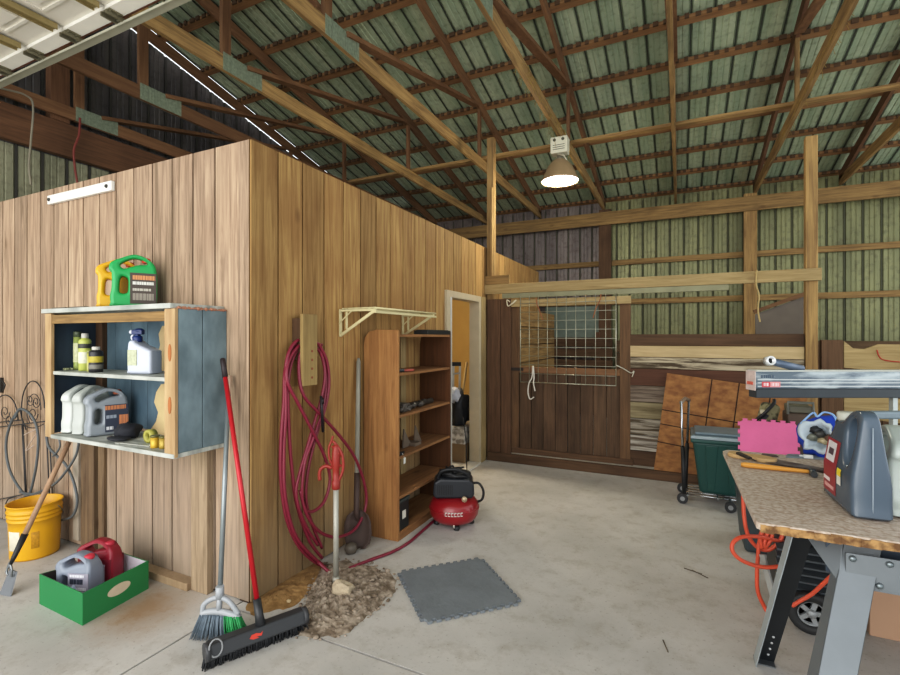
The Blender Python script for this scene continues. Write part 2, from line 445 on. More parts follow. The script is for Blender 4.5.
# gable wall on the far left
GX = -6.22
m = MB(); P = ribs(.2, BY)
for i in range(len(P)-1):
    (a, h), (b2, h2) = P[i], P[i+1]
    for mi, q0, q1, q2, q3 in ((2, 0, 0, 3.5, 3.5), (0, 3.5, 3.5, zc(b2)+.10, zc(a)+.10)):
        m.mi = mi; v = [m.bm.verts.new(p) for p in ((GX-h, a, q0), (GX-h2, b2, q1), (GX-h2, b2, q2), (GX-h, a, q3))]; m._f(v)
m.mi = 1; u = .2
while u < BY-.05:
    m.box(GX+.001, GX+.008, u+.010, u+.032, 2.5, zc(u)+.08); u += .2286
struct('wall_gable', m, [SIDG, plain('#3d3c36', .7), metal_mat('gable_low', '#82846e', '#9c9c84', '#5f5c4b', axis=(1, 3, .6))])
# roof sheet
m = MB(); P = ribs(-6.085, 5.0); y0, y1 = -1.2, BY+.25
for i in range(len(P)-1):
    (a, h), (b2, h2) = P[i], P[i+1]
    v = [m.bm.verts.new(p) for p in ((a, y0, zc(y0)+.19+h), (b2, y0, zc(y0)+.19+h2), (b2, y1, zc(y1)+.19+h2), (a, y1, zc(y1)+.19+h))]; m._f(v)
m.mi = 1; u = -6.085
while u < 4.95:
    m.hexa([(u+.012, y0, zc(y0)+.182), (u+.030, y0, zc(y0)+.182), (u+.030, y1, zc(y1)+.182), (u+.012, y1, zc(y1)+.182),
            (u+.012, y0, zc(y0)+.188), (u+.030, y0, zc(y0)+.188), (u+.030, y1, zc(y1)+.188), (u+.012, y1, zc(y1)+.188)]); u += .2286
struct('ceiling_roof', m, [ROOFM, plain('#3b4236', .7)])

# roof framing --------------------------------------------------------------------
TX = [-6.05, -4.90, -3.70, -2.54, -1.30, -.07, 1.13, 2.28, 3.46]
tl = ['farthest left, against the dark gable siding', 'second from the gable wall, half hidden by the overhead door', 'third from the gable wall, leaving the overhead door track',
      'fourth from the gable, crossing above the plank room roof', 'with the round hanging lamp under it', 'seen almost end on right of the lamp',
      'right of the middle, above the tall right post', 'near the right edge of the picture', 'outside right edge']
GUS = plain('#8f9a86', .5, .3, .35, 40)
for i, X in enumerate(TX[:8]):
    t = thing('roof_truss', 'rough wooden roof truss '+tl[i], 'roof truss', (X, BY-.1, 3.90), group='wooden roof trusses')
    mw = (W_RED if i < 4 else W_FRAME)['y']; mz = (W_RED if i < 5 else W_FRAME)['z']
    ya = -1.0
    build('bottom_chord', MB().box(X-.02, X+.02, ya, BY-.03, 3.90, 4.035), W_RED['y'] if i < 2 else W_FRAME['y'], t, .003)
    m = MB(); m.hexa([(X-.02, ya, zc(ya)), (X+.02, ya, zc(ya)), (X+.02, BY-.03, zc(BY-.03)), (X-.02, BY-.03, zc(BY-.03)),
                      (X-.02, ya, zc(ya)+.14), (X+.02, ya, zc(ya)+.14), (X+.02, BY-.03, zc(BY-.03)+.14), (X-.02, BY-.03, zc(BY-.03)+.14)])
    build('top_chord', m, W_RED['y'] if i < 6 else W_DARK['y'], t, .003)
    build('web', MB().beam((X, 3.00, 4.035), (X, 3.00, zc(3.0)), .04, .09, (0, 1, 0)), W_RED['z'], t)
    build('web', MB().beam((X, 3.22, 4.04), (X, 6.12, zc(6.12)), .04, .09, (1, 0, 0)), W_RED['y'], t)
    build('web', MB().beam((X, 6.22, 4.035), (X, 6.22, zc(6.22)), .038, .06, (0, 1, 0)), mz, t)
    if i in (3, 4, 6): build('web', MB().beam((X, 2.85, 4.04), (X, .4, zc(.4)), .04, .09, (1, 0, 0)), W_RED['y'], t)
    m = MB()
    for s in (-1, 1):
        m.box(X+s*.021-.001, X+s*.021+.001, 2.96, 3.40, 3.90, 4.06)
        for k in range(14): m.box(X+s*.0235-.0015, X+s*.0235+.0015, 2.97+k*.03, 2.982+k*.03, 3.905, 4.055)
    build('gusset_plate', m, GUS, t)
# purlins
PY = [BY-.02-.615*k for k in range(17)]
PUR = wood('#7a5a3e', '#9c7852', 'x', stain=.4, stainc='#3a281b', knots=.2)
for k, y in enumerate(PY):
    m = MB(); z = zc(y)+.142
    m.hexa([(-6.2, y-.045, z+.0103), (5, y-.045, z+.0103), (5, y+.045, z-.0103), (-6.2, y+.045, z-.0103), (-6.2, y-.045, z+.0463), (5, y-.045, z+.0463), (5, y+.045, z+.0263), (-6.2, y+.045, z+.0263)])
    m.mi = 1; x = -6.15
    while x < 4.9:       # closure foam blocks, dark to paint in the jagged shadow of the rib gaps
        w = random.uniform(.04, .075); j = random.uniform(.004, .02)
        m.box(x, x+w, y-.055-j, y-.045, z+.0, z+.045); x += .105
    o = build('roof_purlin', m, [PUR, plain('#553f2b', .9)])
    tag(o, ['roof purlin lowest on the slope, just above the back wall header', 'second roof purlin up from the back wall header', 'third roof purlin up from the back wall header', 'fourth roof purlin up from the back wall header', 'fifth roof purlin up, near the brace and lamp', 'sixth roof purlin up from the back wall header', 'seventh roof purlin up from the back wall header', 'eighth roof purlin up from the back wall header', 'ninth roof purlin up, near the top of the picture'][k] if k < 9 else 'high roof purlin over the plank room and overhead door, towards the ridge', 'purlin', 'purlins under the green roof sheets')
# brace across the trusses
o = build('truss_brace', MB().box(-6.0, 5, 6.30, 6.39, 4.037, 4.075), W_FRAME['x'], bevel=.002)
tag(o, 'long pale horizontal brace board lying across the truss bottom chords', 'brace')
# header, girts and posts of the back wall
o = build('header_beam', MB().box(-6.1, 5.0, BY-.24, BY-.195, 3.60, 3.84), W_FRAME['x'], bevel=.004); tag(o, 'thick header beam along the top of the back wall', 'beam')
for z0, lb in ((2.86, 'upper horizontal girt on the green metal back wall'), (2.12, 'lower horizontal girt on the metal back wall')):
    o = build('wall_girt', MB().box(-6.1, 5.0, BY-.045, BY-.012, z0, z0+.10), W_FRAME['x'], bevel=.003); tag(o, lb, 'girt', 'girts on the back wall')
for x0, w, mt, lb in ((-1.38, .22, W_BROWN['z'], 'dark reddish brown back wall post just right of and below the lamp'), (.96, .19, W_FRAME['z'], 'lighter back wall post just left of tall stall post')):
    o = build('wall_post', MB().box(x0, x0+w, BY-.19, BY-.105, 0, 3.9), mt, bevel=.004); tag(o, lb, 'post', 'posts of the back wall')
# beam under the gable truss
o = build('gable_beam', MB().box(-6.17, -6.09, .3, 9.2, 3.50, 3.86), W_DARK['y'], bevel=.004); tag(o, 'deep dark beam along the gable wall under the farthest truss', 'beam')
o = build('gable_beam', MB().box(-6.17, -6.10, .3, 9.2, 2.66, 2.80), W_DARK['y'], bevel=.004); tag(o, 'low dark rail on the gable wall just above plank room', 'beam')
o = build('gable_post', MB().box(-6.19, -6.08, 2.75, 2.93, 3.862, 5.4), W_DARK['z'], bevel=.004); tag(o, 'dark upright board on gable siding behind the gable truss', 'post')

# overhead door, rolled up ----------------------------------------------------------
t = thing('overhead_door', 'white paneled overhead garage door rolled up flat under the roof', 'garage door', (-4.2, .5, 3.70))
DW = plain('#dcd8cc', .5, 0, .05, 4)
seams = [-5.55, -5.03, -4.52, -4.01, -3.50, -2.99, -2.48]
for i in range(len(seams)-1):
    a, b2 = seams[i]+.004, seams[i+1]-.004
    m = MB(); m.box(a, b2, -2.6, 1.985, 3.74, 3.78)
    for k in range(5):     # embossed panels
        ys = 1.74-k*.86
        for (q0, q1, r0, r1) in ((a+.07, b2-.07, ys-.70, ys),):
            for (e0, e1, f0, f1) in ((q0, q1, r0, r0+.02), (q0, q1, r1-.02, r1), (q0, q0+.02, r0+.02, r1-.02), (q1-.02, q1, r0+.02, r1-.02)): m.box(e0, e1, f0, f1, 3.73, 3.74)
            m.box(q0+.06, q1-.06, r0+.06, r1-.06, 3.728, 3.74)
    p = build('door_section', m, DW, t)
    build('end_stile', MB().box(a, b2, 1.885, 1.984, 3.715, 3.739), plain('#e9e6dc', .5, 0, .04), p)
SM = plain('#97885e', .5, .3)
for x in seams[1:-1]:
    build('strut', MB().box(x-.028, x+.028, -2.6, 1.84, 3.70, 3.706).box(x-.032, x-.026, -2.6, 1.84, 3.685, 3.726).box(x+.026, x+.032, -2.6, 1.84, 3.685, 3.726), SM, t)
    m = MB(); m.box(x-.055, x+.055, 1.89, 1.975, 3.705, 3.714)
    for dx in (-.03, .03): m.box(x+dx-.006, x+dx+.006, 1.88, 2.0, 3.68, 3.706)
    for dx, dy in ((-.045, 1.90), (.045, 1.90), (-.045, 1.95), (.045, 1.95)): m.lathe([(.007, 0), (.007, .006), (.0, .008)], (x+dx, dy, 3.698), 8)
    h = build('hinge', m, plain('#8b8670', .4, .6), t)
    build('roller', MB().tube([(x, 1.90, 3.70), (x, 2.01, 3.70)], .007).tube([(x, 1.965, 3.70), (x, 1.99, 3.70)], .017, 14), plain('#6b6a58', .4, .6), h)
t2 = thing('door_track', 'pale grey steel track of the overhead door above the plank wall', 'track', (-4.2, 2.0, 3.70))
m = MB(); m.box(-6.0, -1.6, 1.992, 2.048, 3.675, 3.681); m.box(-6.0, -1.6, 2.042, 2.048, 3.681, 3.74); m.box(-6.0, -1.6, 1.985, 1.992, 3.668, 3.685)
build('rail', m, plain('#b9b8a6', .45, .3), t2)
m = MB()
for x in (-5.6, -4.2, -2.8, -1.9): m.box(x-.02, x+.02, 2.046, 2.052, 3.70, 3.9)
build('hanger', m, STEEL, t2)
o = build('header_beam', MB().box(-6.0, -1.6, 1.99, 2.04, 3.76, 3.86), wood('#9a6a58', '#bd8f78', 'x', knots=0)); tag(o, 'reddish board above the overhead door track', 'beam')

# lamp --------------------------------------------------------------------------------
LP = Vector((-1.30, 5.74, 0))
t = thing('high_bay_lamp', 'round bell-shaped high bay lamp glowing white below a truss', 'lamp', (LP.x, LP.y, 3.38))
m = MB(); m.box(LP.x-.10, LP.x+.10, LP.y-.07, LP.y+.07, 3.70, 3.895)
m.box(LP.x-.104, LP.x+.104, LP.y-.074, LP.y+.074, 3.868, 3.885)
build('ballast_housing', m, plain('#d9d6c0', .5), t, .012)
m = MB()
for k in (-1, 1): m.tube([(LP.x+k*.05, LP.y-.072, 3.855), (LP.x+k*.05, LP.y-.076, 3.855)], .018, 14)
for k in range(3): m.box(LP.x-.07, LP.x+.07, LP.y-.0735, LP.y-.07, 3.74+k*.025, 3.746+k*.025)
build('vent', m, plain('#555544', .6), t)
build('socket_neck', MB().lathe([(.035, 3.70), (.035, 3.655), (.05, 3.65), (.05, 3.62)], (LP.x, LP.y, 0), 16), plain('#9a9484', .5, .4), t)
sh = build('lamp_shade', MB().lathe([(.05, 3.64), (.09, 3.62), (.14, 3.56), (.18, 3.48), (.215, 3.40), (.222, 3.375), (.217, 3.375), (.21, 3.398), (.175, 3.475), (.135, 3.555), (.085, 3.612), (.04, 3.63)], (LP.x, LP.y, 0), 36), plain('#a8906e', .4, .2), t)
build('lens', MB().lathe([(.0, 3.352), (.08, 3.354), (.16, 3.364), (.212, 3.38), (.0, 3.385)], (LP.x, LP.y, 0), 36), emit('#ffffff', 9), t)
build('cage_rib', MB().tube([(LP.x-.02, LP.y-.04, 3.69), (LP.x+.06, LP.y-.06, 3.66), (LP.x+.09, LP.y-.05, 3.60)], .008), plain('#c9c3ac', .5), t)

# straw and cobweb caught on the truss beside the lamp
m = MB()
for k in range(150):
    y = random.uniform(4.1, 6.1); s = random.choice((-1, 1)); X = -1.30
    p = Vector((X+s*.022, y, random.uniform(3.9, 4.04))); q = p+Vector((s*random.uniform(.0, .05), random.uniform(-.06, .06), random.uniform(-.12, .02)))
    m.tube([p, (p+q)/2+Vector((s*.01, 0, .01)), q], .0018, 3)
for k in range(60):
    y = random.uniform(5.6, 6.3); p = Vector((-1.3+random.uniform(-.10, .03), y, random.uniform(3.9, 4.1))); m.tube([p, p+Vector((random.uniform(-.06, .06), random.uniform(-.06, .06), random.uniform(-.18, 0)))], .002, 3)
for k in range(60):
    X = 1.13; y = random.uniform(4.3, 6.9); s = random.choice((-1, 1)); p = Vector((X+s*.022, y, 3.93)); m.tube([p, p+Vector((s*.02, random.uniform(-.04, .04), random.uniform(-.09, .01)))], .0018, 3)
o = build('straw_wisps', m, plain('#a08848', .9)); tag(o, 'wisps of straw and cobweb clinging to the trusses by the lamp', 'straw', kind='stuff')

# cables hanging by the gable
t0 = at(0, 88, X=-5.9)
o = build('hanging_cable', MB().tube(spline([at(-10, 86, X=-5.85), at(8, 90, X=-5.85), at(25, 95, X=-5.85), at(33, 105, X=-5.85), at(31, 140, X=-5.85), at(29, 165, X=-5.85), at(31, 185, X=-5.85)]), .010), plain('#8b8574', .6)); tag(o, 'grey cable hooking down the gable wall at the left edge', 'cable')
o = build('hanging_cable', MB().tube(spline([at(80, 118, X=-6.0), at(79, 135, X=-5.98), at(74, 150, X=-5.96), at(75, 168, X=-5.95), at(78, 186, X=-5.95)]), .012), plain('#7d3b33', .6)); tag(o, 'reddish cable hanging from the gusset of the gable truss', 'cable')
o = build('timber_offcut', MB().prism([(0, 0), (.42, 0), (.45, .03), (.43, .09), (.05, .10), (-.02, .05)], -.05, .05, Matrix.Translation(at(27, 190, Y=2.2)+Vector((0, 0, -.04))) @ Matrix.Rotation(.2, 4, 'Z')), W_PALE['x'], bevel=.004); tag(o, 'pale offcut of timber lying on top of the plank room', 'timber')
o.location.z = TOPZ-.019

# ================================================================= STALL PARTITION
o = build('stall_post', MB().box(-2.165, -2.075, SY-.06, SY+.03, 0, 3.98), W_FRAME['z'], bevel=.005)
tag(o, 'tall wooden post at the plank room corner beside the doorway', 'post')
o = build('post_scab', MB().box(-2.11, -2.08, SY-.10, SY-.061, 2.262, 3.35), W_FRAME['z'], bevel=.004); tag(o, 'narrow pale board nailed up the front of the doorway post', 'board')
o = build('stall_post', MB().box(1.075, 1.17, SY-.055, SY+.035, 0, 3.41), W_FRAME['z'], bevel=.005)
tag(o, 'tall free-standing wooden post right of the stall, ending below the roof', 'post')
o = build('short_post', MB().box(1.20, 1.36, SY-.05, SY+.04, 0, 1.477).box(1.197, 1.24, SY-.055, SY-.049, 0, 1.477), W_BROWN['z'], bevel=.004)
tag(o, 'short brown post cut off just right of the tall right post', 'post')
t = thing('stall_rail', 'long horizontal rail spanning the stall front from post to post', 'rail', (-.45, SY-.08, 2.0))
build('rail_board', MB().box(-2.20, 1.19, SY-.102, SY-.062, 2.035, 2.15), W_PALE['x'], t, .004)
build('lower_strip', MB().box(-1.95, .44, SY-.098, SY-.065, 1.975, 2.033), plain('#8f8d70', .7, 0, .25, 6), t, .003)
o = build('post_block', MB().box(-2.17, -1.86, SY-.098, SY-.061, 2.152, 2.26), W_FRAME['x'], bevel=.004); tag(o, 'short brown board block on top of the stall rail at left', 'board')
# jamb panel left of the stall door
m = MB()
for a, b2 in ((-2.15, -1.975), (-1.97, -1.845)): m.box(a, b2, SY-.09, SY-.062, .02, 1.97)
o = build('jamb_panel', m, wood('#4f3a2a', '#705540', 'z', stain=.4, knots=.2), bevel=.004); tag(o, 'reddish brown upright boards between doorway post and stall door', 'panel')
# stall door
t = thing('stall_door', 'brown plank stall door with an open barred window in its upper half', 'stall door', (-1.16, SY, .1))
for a, b2, nm in ((-1.97, -1.76, 'stile'), (-.60, -.49, 'stile')):
    build(nm, MB().box(a, b2, SY-.035, SY+.03, .10, 1.90), wood('#54402f', '#75593f', 'z', stain=.3, knots=.3), t, .004)
m = MB(); x = -1.755
for k in range(8):
    w = (1.155/8)
    m.box(x+.003, x+w-.003, SY-.012, SY+.02, .12, 1.08); x += w
m.mi = 1
PLK = wood('#4a3a2b', '#6d5541', 'z', board=1.155/8, off=-.6, stain=.5, knots=.2, stainc='#35251b')
build('planks', m, PLK, t, .003)
build('middle_rail', MB().box(-1.76, -.60, SY-.04, SY+.03, 1.075, 1.145), W_RED['x'], t, .004)
build('top_board', MB().box(-1.84, -.48, SY-.088, SY-.038, 1.87, 1.955), W_PALE['x'], t, .004)
build('bottom_board', MB().box(-1.86, -.46, SY-.045, SY+.0, .10, .165), W_BROWN['x'], t, .004)
build('latch', MB().box(-1.93, -1.70, SY-.055, SY-.036, 1.10, 1.135).box(-1.90, -1.86, SY-.05, SY-.03, 1.05, 1.18), plain('#3a2f28', .6, .3), t)
# wire panel hung on the door
t = thing('wire_grid_panel', 'square-mesh galvanised wire panel hung in front of the stall door window', 'wire panel', (-1.2, SY-.11, .96))
m = MB(); GYP = SY-.112
xs = [-1.714+i*.1083 for i in range(11)]; zs = [.972+i*.1035 for i in range(10)]
for k, x in enumerate(xs): m.tube([(x, GYP, .972), (x, GYP, 1.99)], .0055 if k in (0, 10) else .0036, 6)
build('upright_wires', m, plain('#b6b5a2', .35, .6), t)
m = MB()
for k, z in enumerate(zs): m.tube([(xs[0], GYP-.004, z), (xs[-1], GYP-.004, z)], .0055 if k == 0 else .0036, 6)
build('cross_wires', m, plain('#b0af9c', .35, .6), t)
def cord(name, pts, r, mt, lb, cat, **k):
    o = build(name, MB().tube(spline(pts), r, 6), mt); tag(o, lb, cat, **k); return o
Yd = SY-.125
cord('rope_tie', [at(534, 397, Y=Yd), at(530, 399, Y=Yd), at(528, 392, Y=Yd), at(529, 383, Y=Yd), at(532, 377, Y=Yd), at(533, 366, Y=Yd-.012), at(534, 377, Y=Yd), at(533.5, 383, Y=Yd), at(535, 391, Y=Yd)], .008, plain('#ddd8cc', .8), 'loose white rope loop hanging from the left of the wire panel', 'rope')
cord('twine_tie', [at(593, 318, Y=Yd), at(596, 308, Y=Yd), at(600, 300, Y=Yd), at(601, 294, Y=Yd)], .006, plain('#a06a48', .8), 'short reddish twine tie at the right of the wire panel top', 'twine')
cord('twine_tie', [at(543, 320, Y=Yd), at(540, 312, Y=Yd), at(537, 304, Y=Yd), at(536, 298, Y=Yd)], .006, plain('#a06a48', .8), 'short reddish twine tie at the left of the wire panel top', 'twine')
cord('wire_hook', [at(616, 365, Y=Yd), at(624, 369, Y=SY-.08), at(631, 373, Y=SY-.06), at(634, 371, Y=SY-.06), at(632, 377, Y=SY-.06)], .006, plain('#c9c6b4', .4, .5), 'bent wire hook holding the panel to the right door stile', 'hook')
m = MB(); m.tube(spline([at(510, 302, Y=Yd), at(507, 300, Y=Yd), at(508, 306, Y=Yd), at(513, 303, Y=Yd-.01), at(516, 300, Y=Yd), at(511, 304, Y=Yd)]), .008, 6)
o = build('rope_knot', m, plain('#d8cfb4', .9)); tag(o, 'pale knot of baling twine at the left end of the pale top board', 'rope')
# rope dangling from the rail by the back wall post
cord('hanging_twine', [at(757, 270, Y=SY-.11), at(756, 284, Y=SY-.112), at(759, 295, Y=SY-.112), at(758, 310, Y=SY-.112), at(760, 322, Y=SY-.112)], .008, plain('#b09a6a', .9), 'frayed straw twine hanging from the stall rail near the right post', 'twine')
# plank wall right of the door
PBW = [(1.415, 1.535, W_BROWN['x'], 'long brown board topping the stall side wall', 1.07),
       (1.29, 1.41, wood('#b09a72', '#c8b48c', 'x', knots=.1, stain=.15), 'pale cream board second from the top of the stall side wall', 1.07),
       (1.165, 1.285, wood('#4e4233', '#b5a990', 'x', contrast=3, knots=.8, stain=.1, grain=9), 'board of strong wavy black and cream grain in the stall side wall', 1.07),
       (.98, 1.16, wood('#4f3528', '#644536', 'x', knots=.1), 'dark reddish brown board mid height on the stall side wall', 1.07),
       (.80, .975, wood('#54463a', '#85786a', 'x', contrast=2, knots=.2), 'grey brown weathered board of the stall side wall', 1.07),
       (.62, .795, wood('#6f6348', '#9c9070', 'x', contrast=1.6, knots=.1), 'faded yellowish board of the stall side wall', 1.07),
       (.44, .615, wood('#544838', '#a39b8c', 'x', contrast=3, knots=.1, stain=.3), 'peeling white board low on the stall side wall', 1.07),
       (.27, .435, wood('#63574a', '#bcb6aa', 'x', contrast=3, knots=.1, stain=.3), 'flaking whitewashed board near the foot of the stall side wall', 1.07),
       (.105, .265, W_BROWN['x'], 'brown bottom board of the stall side wall above the sill', 1.07)]
for z0, z1, mt, lb, x1 in PBW:
    o = build('stall_board', MB().box(-.495, x1, SY-.03, SY+.012, z0, z1), mt, bevel=.004); tag(o, lb, 'board', 'boards of the stall side wall')
o = build('stall_sill', MB().box(-2.13, 1.07, SY-.15, SY-.092, 0, .10), W_BROWN['x'], bevel=.006); tag(o, 'low timber sill along the floor under the stall front', 'sill')
# inside the stall
t = thing('stall_lining', 'horizontal tan boards lining the stall seen through the barred window', 'wall boards', (-2.1, 7.3, 0))
for k in range(7):
    build('board', MB().box(-2.165, -2.12, SY+.1, 8.9, .05+k*.27, .05+k*.27+.255), W_FRAME['y'], t, .004)
t = thing('stall_back_boards', 'gapped horizontal boards at the back of the stall behind the window', 'wall boards', (-1.2, 8.6, 0))
for z0, z1 in ((1.33, 1.50), (1.13, 1.285), (.95, 1.08), (.6, .9), (.1, .5)):
    build('board', MB().box(-2.6, -1.12, 9.20, 9.235, z0, z1), W_BROWN['x'], t, .004)
build('upright', MB().box(-2.62, -2.50, 9.24, 9.27, 0, 2.3), W_DARK['z'], t)
build('upright', MB().box(-1.42, -1.34, 9.24, 9.27, 0, 1.6), W_DARK['z'], t)
o = build('siding_patch', MB().box(-2.42, -1.39, 9.40, 9.41, 1.45, 2.10), plain('#79867c', .6, 0, .2)); tag(o, 'pale blue green panel on the back wall seen through the stall window', 'panel')
o.location.y -= .0
# grey sheet leaning inside the stall
M = Matrix.Translation((.95, 7.4, 0)) @ Matrix.Rotation(math.radians(-8), 4, 'X')
o = build('leaning_sheet', MB().prism([(-.03, 0), (.62, 0), (.62, 2.10), (-.03, 1.83)], -.01, .01, M), plain('#6f665c', .8, 0, .25, 4)); tag(o, 'grey sheet with a slanting top edge leaning inside the stall', 'sheet')
o = build('lumber_strip', MB().beam((.90, 7.62, 1.845), (1.58, 7.65, 2.115), .03, .05), W_RED['x'], bevel=.003); tag(o, 'thin strip of lumber along the slanted edge of the grey sheet', 'board')
# plank fence past the short post
o = build('pointed_plank', MB().prism([(1.37, 1.22), (1.37, 1.47), (1.44, 1.40), (1.52, 1.395), (1.62, 1.44), (2.9, 1.43), (2.9, 1.13), (1.9, 1.17)], SY-.02, SY+.01), W_PALE['x'], bevel=.004); tag(o, 'pale split plank with a ragged top edge right of the short post', 'plank')
o = build('pointed_plank', MB().prism([(1.37, .78), (1.37, .98), (1.9, .94), (2.9, .93), (2.9, .66), (2.1, .70), (1.7, .74)], SY-.02, SY+.01), W_PALE['x'], bevel=.004); tag(o, 'pale tapering plank lower down behind the long metal case', 'plank')
cord('red_string', [at(877, 350, Y=SY-.03), at(879, 356, Y=SY-.03), at(884, 360, Y=SY-.03), at(900, 362, Y=SY-.03), at(915, 363, Y=SY-.03)], .005, plain('#b8382a', .6), 'thin red string lying over the ragged pale plank', 'string')
m = MB()
for k in range(9): m.box(1.38+k*.22, 1.38+k*.22+.205, 6.9, 6.93, 0, 1.30)
o = build('dark_fence', m, W_BROWN['z']); tag(o, 'dark upright plank fence far behind the long metal case', 'fence')
# osb sheet leaning
M = Matrix.Translation((-.245, SY-.135, .135)) @ Matrix.Rotation(math.radians(-4.2), 4, 'X') @ Matrix.Rotation(math.radians(7), 4, 'Y') @ Matrix.Translation((0, 0, -.03))
t = thing('leaning_board', 'big orange brown chipboard marked with a black grid, leaning on the stall wall', 'board', (.2, SY-.2, 0))
OSB = two_tone('#7a4f2c', '#a07343', 13, .32, .68, .8, stretch=(1, 1, 1.6))
build('sheet', MB().prism([(0, 0), (1.12, .135), (1.22, .135), (1.22, 1.03), (0, 1.03)], 0, .012, M), OSB, t)
m = MB()
for z in (.30, .49, .64): m.box(0, 1.22, -.002, -.0005, z-.005, z+.005, M)
for x in (.42, .66, .93): m.box(x-.005, x+.005, -.002, -.0005, .30, 1.03, M)
build('grid_lines', m, plain('#2e1c10', .9), t)

# ================================================================= LEFT: CABINET
CX0, CX1, CY, CZ0, CZ1 = -3.615, -2.366, 1.63, .892, 1.652
t = thing('wall_cabinet', 'open two shelf cabinet with a flaking blue side hung on the plank wall', 'cabinet', ((CX0+CX1)/2, WY, CZ0))
BLUE = two_tone('#4a606a', '#6e8288', 3, .35, .65, .6, stretch=(2, 2, .7)); BLUE2 = two_tone('#354a58', '#6c8490', 2.5, .35, .7, .6, stretch=(2, 2, .7))
CREAM = two_tone('#9a7c56', '#bfa27a', 4, .35, .7, .6, stretch=(6, 6, .8)); SHW = two_tone('#8a8e88', '#b9bcb4', 5, .35, .65, .6, stretch=(1, 5, 1))
m = MB()
for a, b2 in ((CY+.002, CY+.142), (CY+.146, WY-.002)): m.box(CX1-.02, CX1, a, b2, CZ0, CZ1)
build('side_panel', m, two_tone('#52636a', '#788a90', 7, .25, .75, .6, stretch=(1.5, 1.5, .9)), t, .003)
build('side_panel', MB().box(CX0, CX0+.02, CY+.002, WY-.002, CZ0, CZ1), CREAM, t, .003)
build('inner_lining', MB().box(CX0+.0205, CX0+.024, CY+.004, WY-.02, CZ0, CZ1-.01), two_tone('#1e2a38', '#34485a', 2.5, .35, .7, .6, stretch=(2, 2, .7)), t)
m = MB(); x = CX0+.02
for k in range(7):
    w = (CX1-CX0-.04)/7; m.box(x+.002, x+w-.002, WY-.016, WY-.002, CZ0+.02, CZ1-.02); x += w
build('back_panel', m, BLUE2, t, .002)
build('back_stud', MB().box(CX0+.025, CX0+.10, WY-.05, WY-.017, CZ0, CZ1-.02), W_BROWN['z'], t, .003)
# face frame
build('frame_post', MB().box(CX0-.015, CX0+.055, CY-.02, CY, CZ0-.02, CZ1), CREAM, t, .003)
m = MB().box(CX1-.082, CX1+.002, CY-.02, CY, CZ0-.02, CZ1+.0)
fp = build('frame_post', m, CREAM, t, .003)
m = MB()
for z in (.985+.16, 1.42):
    m.prism([(x, z2) for x, z2 in [(-.010+CX1-.026+.012*math.cos(a), z+.045*math.sin(a)) for a in [k*PI/6 for k in range(12)]]], CY-.023, CY-.0195)
build('cutout', m, plain('#a5673a', .8), fp)
build('top_rail', MB().box(CX0+.05, CX1-.083, CY-.012, CY+.006, CZ1-.065, CZ1-.012), W_FRAME['x'], t, .002)
build('top_board', MB().box(CX0-.04, CX1-.02, CY-.03, WY-.002, CZ1+.001, CZ1+.028), SHW, t, .003)
build('shelf', MB().box(CX0+.025, CX1-.083, CY-.008, WY-.051, 1.266, 1.288), SHW, t, .003)
build('shelf', MB().box(CX0+.06, CX1-.0, CY-.025, WY-.002, CZ0-.024, CZ0-.0005), SHW, t, .003)
build('inner_board', MB().prism([(CX1-.022-.0*k, 0) for k in range(1)]+[(0, 0)], 0, .01) if False else MB().box(CX1-.034, CX1-.021, CY+.02, WY-.06, CZ0, CZ1-.03), plain('#c3ab7b', .7), t)
# ragged inner lining of the right side
YB_ = WY-.017
def backpoly(pp, dx, y0, y1): 
    P = []
    for q in pp:
        a = at(q[0]+dx, q[1], Y=YB_); P.append((a.x, min(max(a.z, CZ0+.002), CZ1-.02)))
    return MB().prism(P, y0, y1)
up_ = [(172, 325), (164, 326), (160.5, 334), (162, 345), (159, 356), (160.5, 366), (163, 371), (172, 371)]
lo_ = [(172, 383), (163, 384), (158, 392), (156, 402), (160, 412), (158, 421), (152, 430), (151, 436), (172, 441)]
for pp in (up_, lo_):
    rg = build('ragged_lining', backpoly(pp, 0, YB_-.012, YB_-.004), plain('#c8b184', .8, 0, .2), t)
    build('dark_edge', backpoly(pp, -1.3, YB_-.004, YB_), plain('#3a2c1e', .8), rg)
# crumbs on top of the cabinet side
m = MB()
for k in range(60): m.blob((CX1-random.uniform(.0, .018), random.uniform(CY, WY-.02), CZ1+.004), (random.uniform(.004, .012),)*3, 1, .4)
m.box(CX1-.02, CX1+.004, CY, WY-.005, CZ1+.0, CZ1+.006)
o = build('brick_crumbs', m, plain('#a87860', .9, 0, .3, 40)); tag(o, 'reddish crumbs and dust along the blue side top of the cabinet', 'crumbs', kind='stuff')
for a, lb in ((0, 'thin dark offcut lying at the very left end of the cabinet top'), (1, 'thin dark offcut on the cabinet top, nearer the yellow jug')):
    o = build('wood_offcut', MB().box(CX0+.02+a*.2, CX0+.17+a*.21, CY+.0, CY+.03, CZ1+.0285, CZ1+.037), plain('#6e6558', .8)); tag(o, lb, 'offcut')

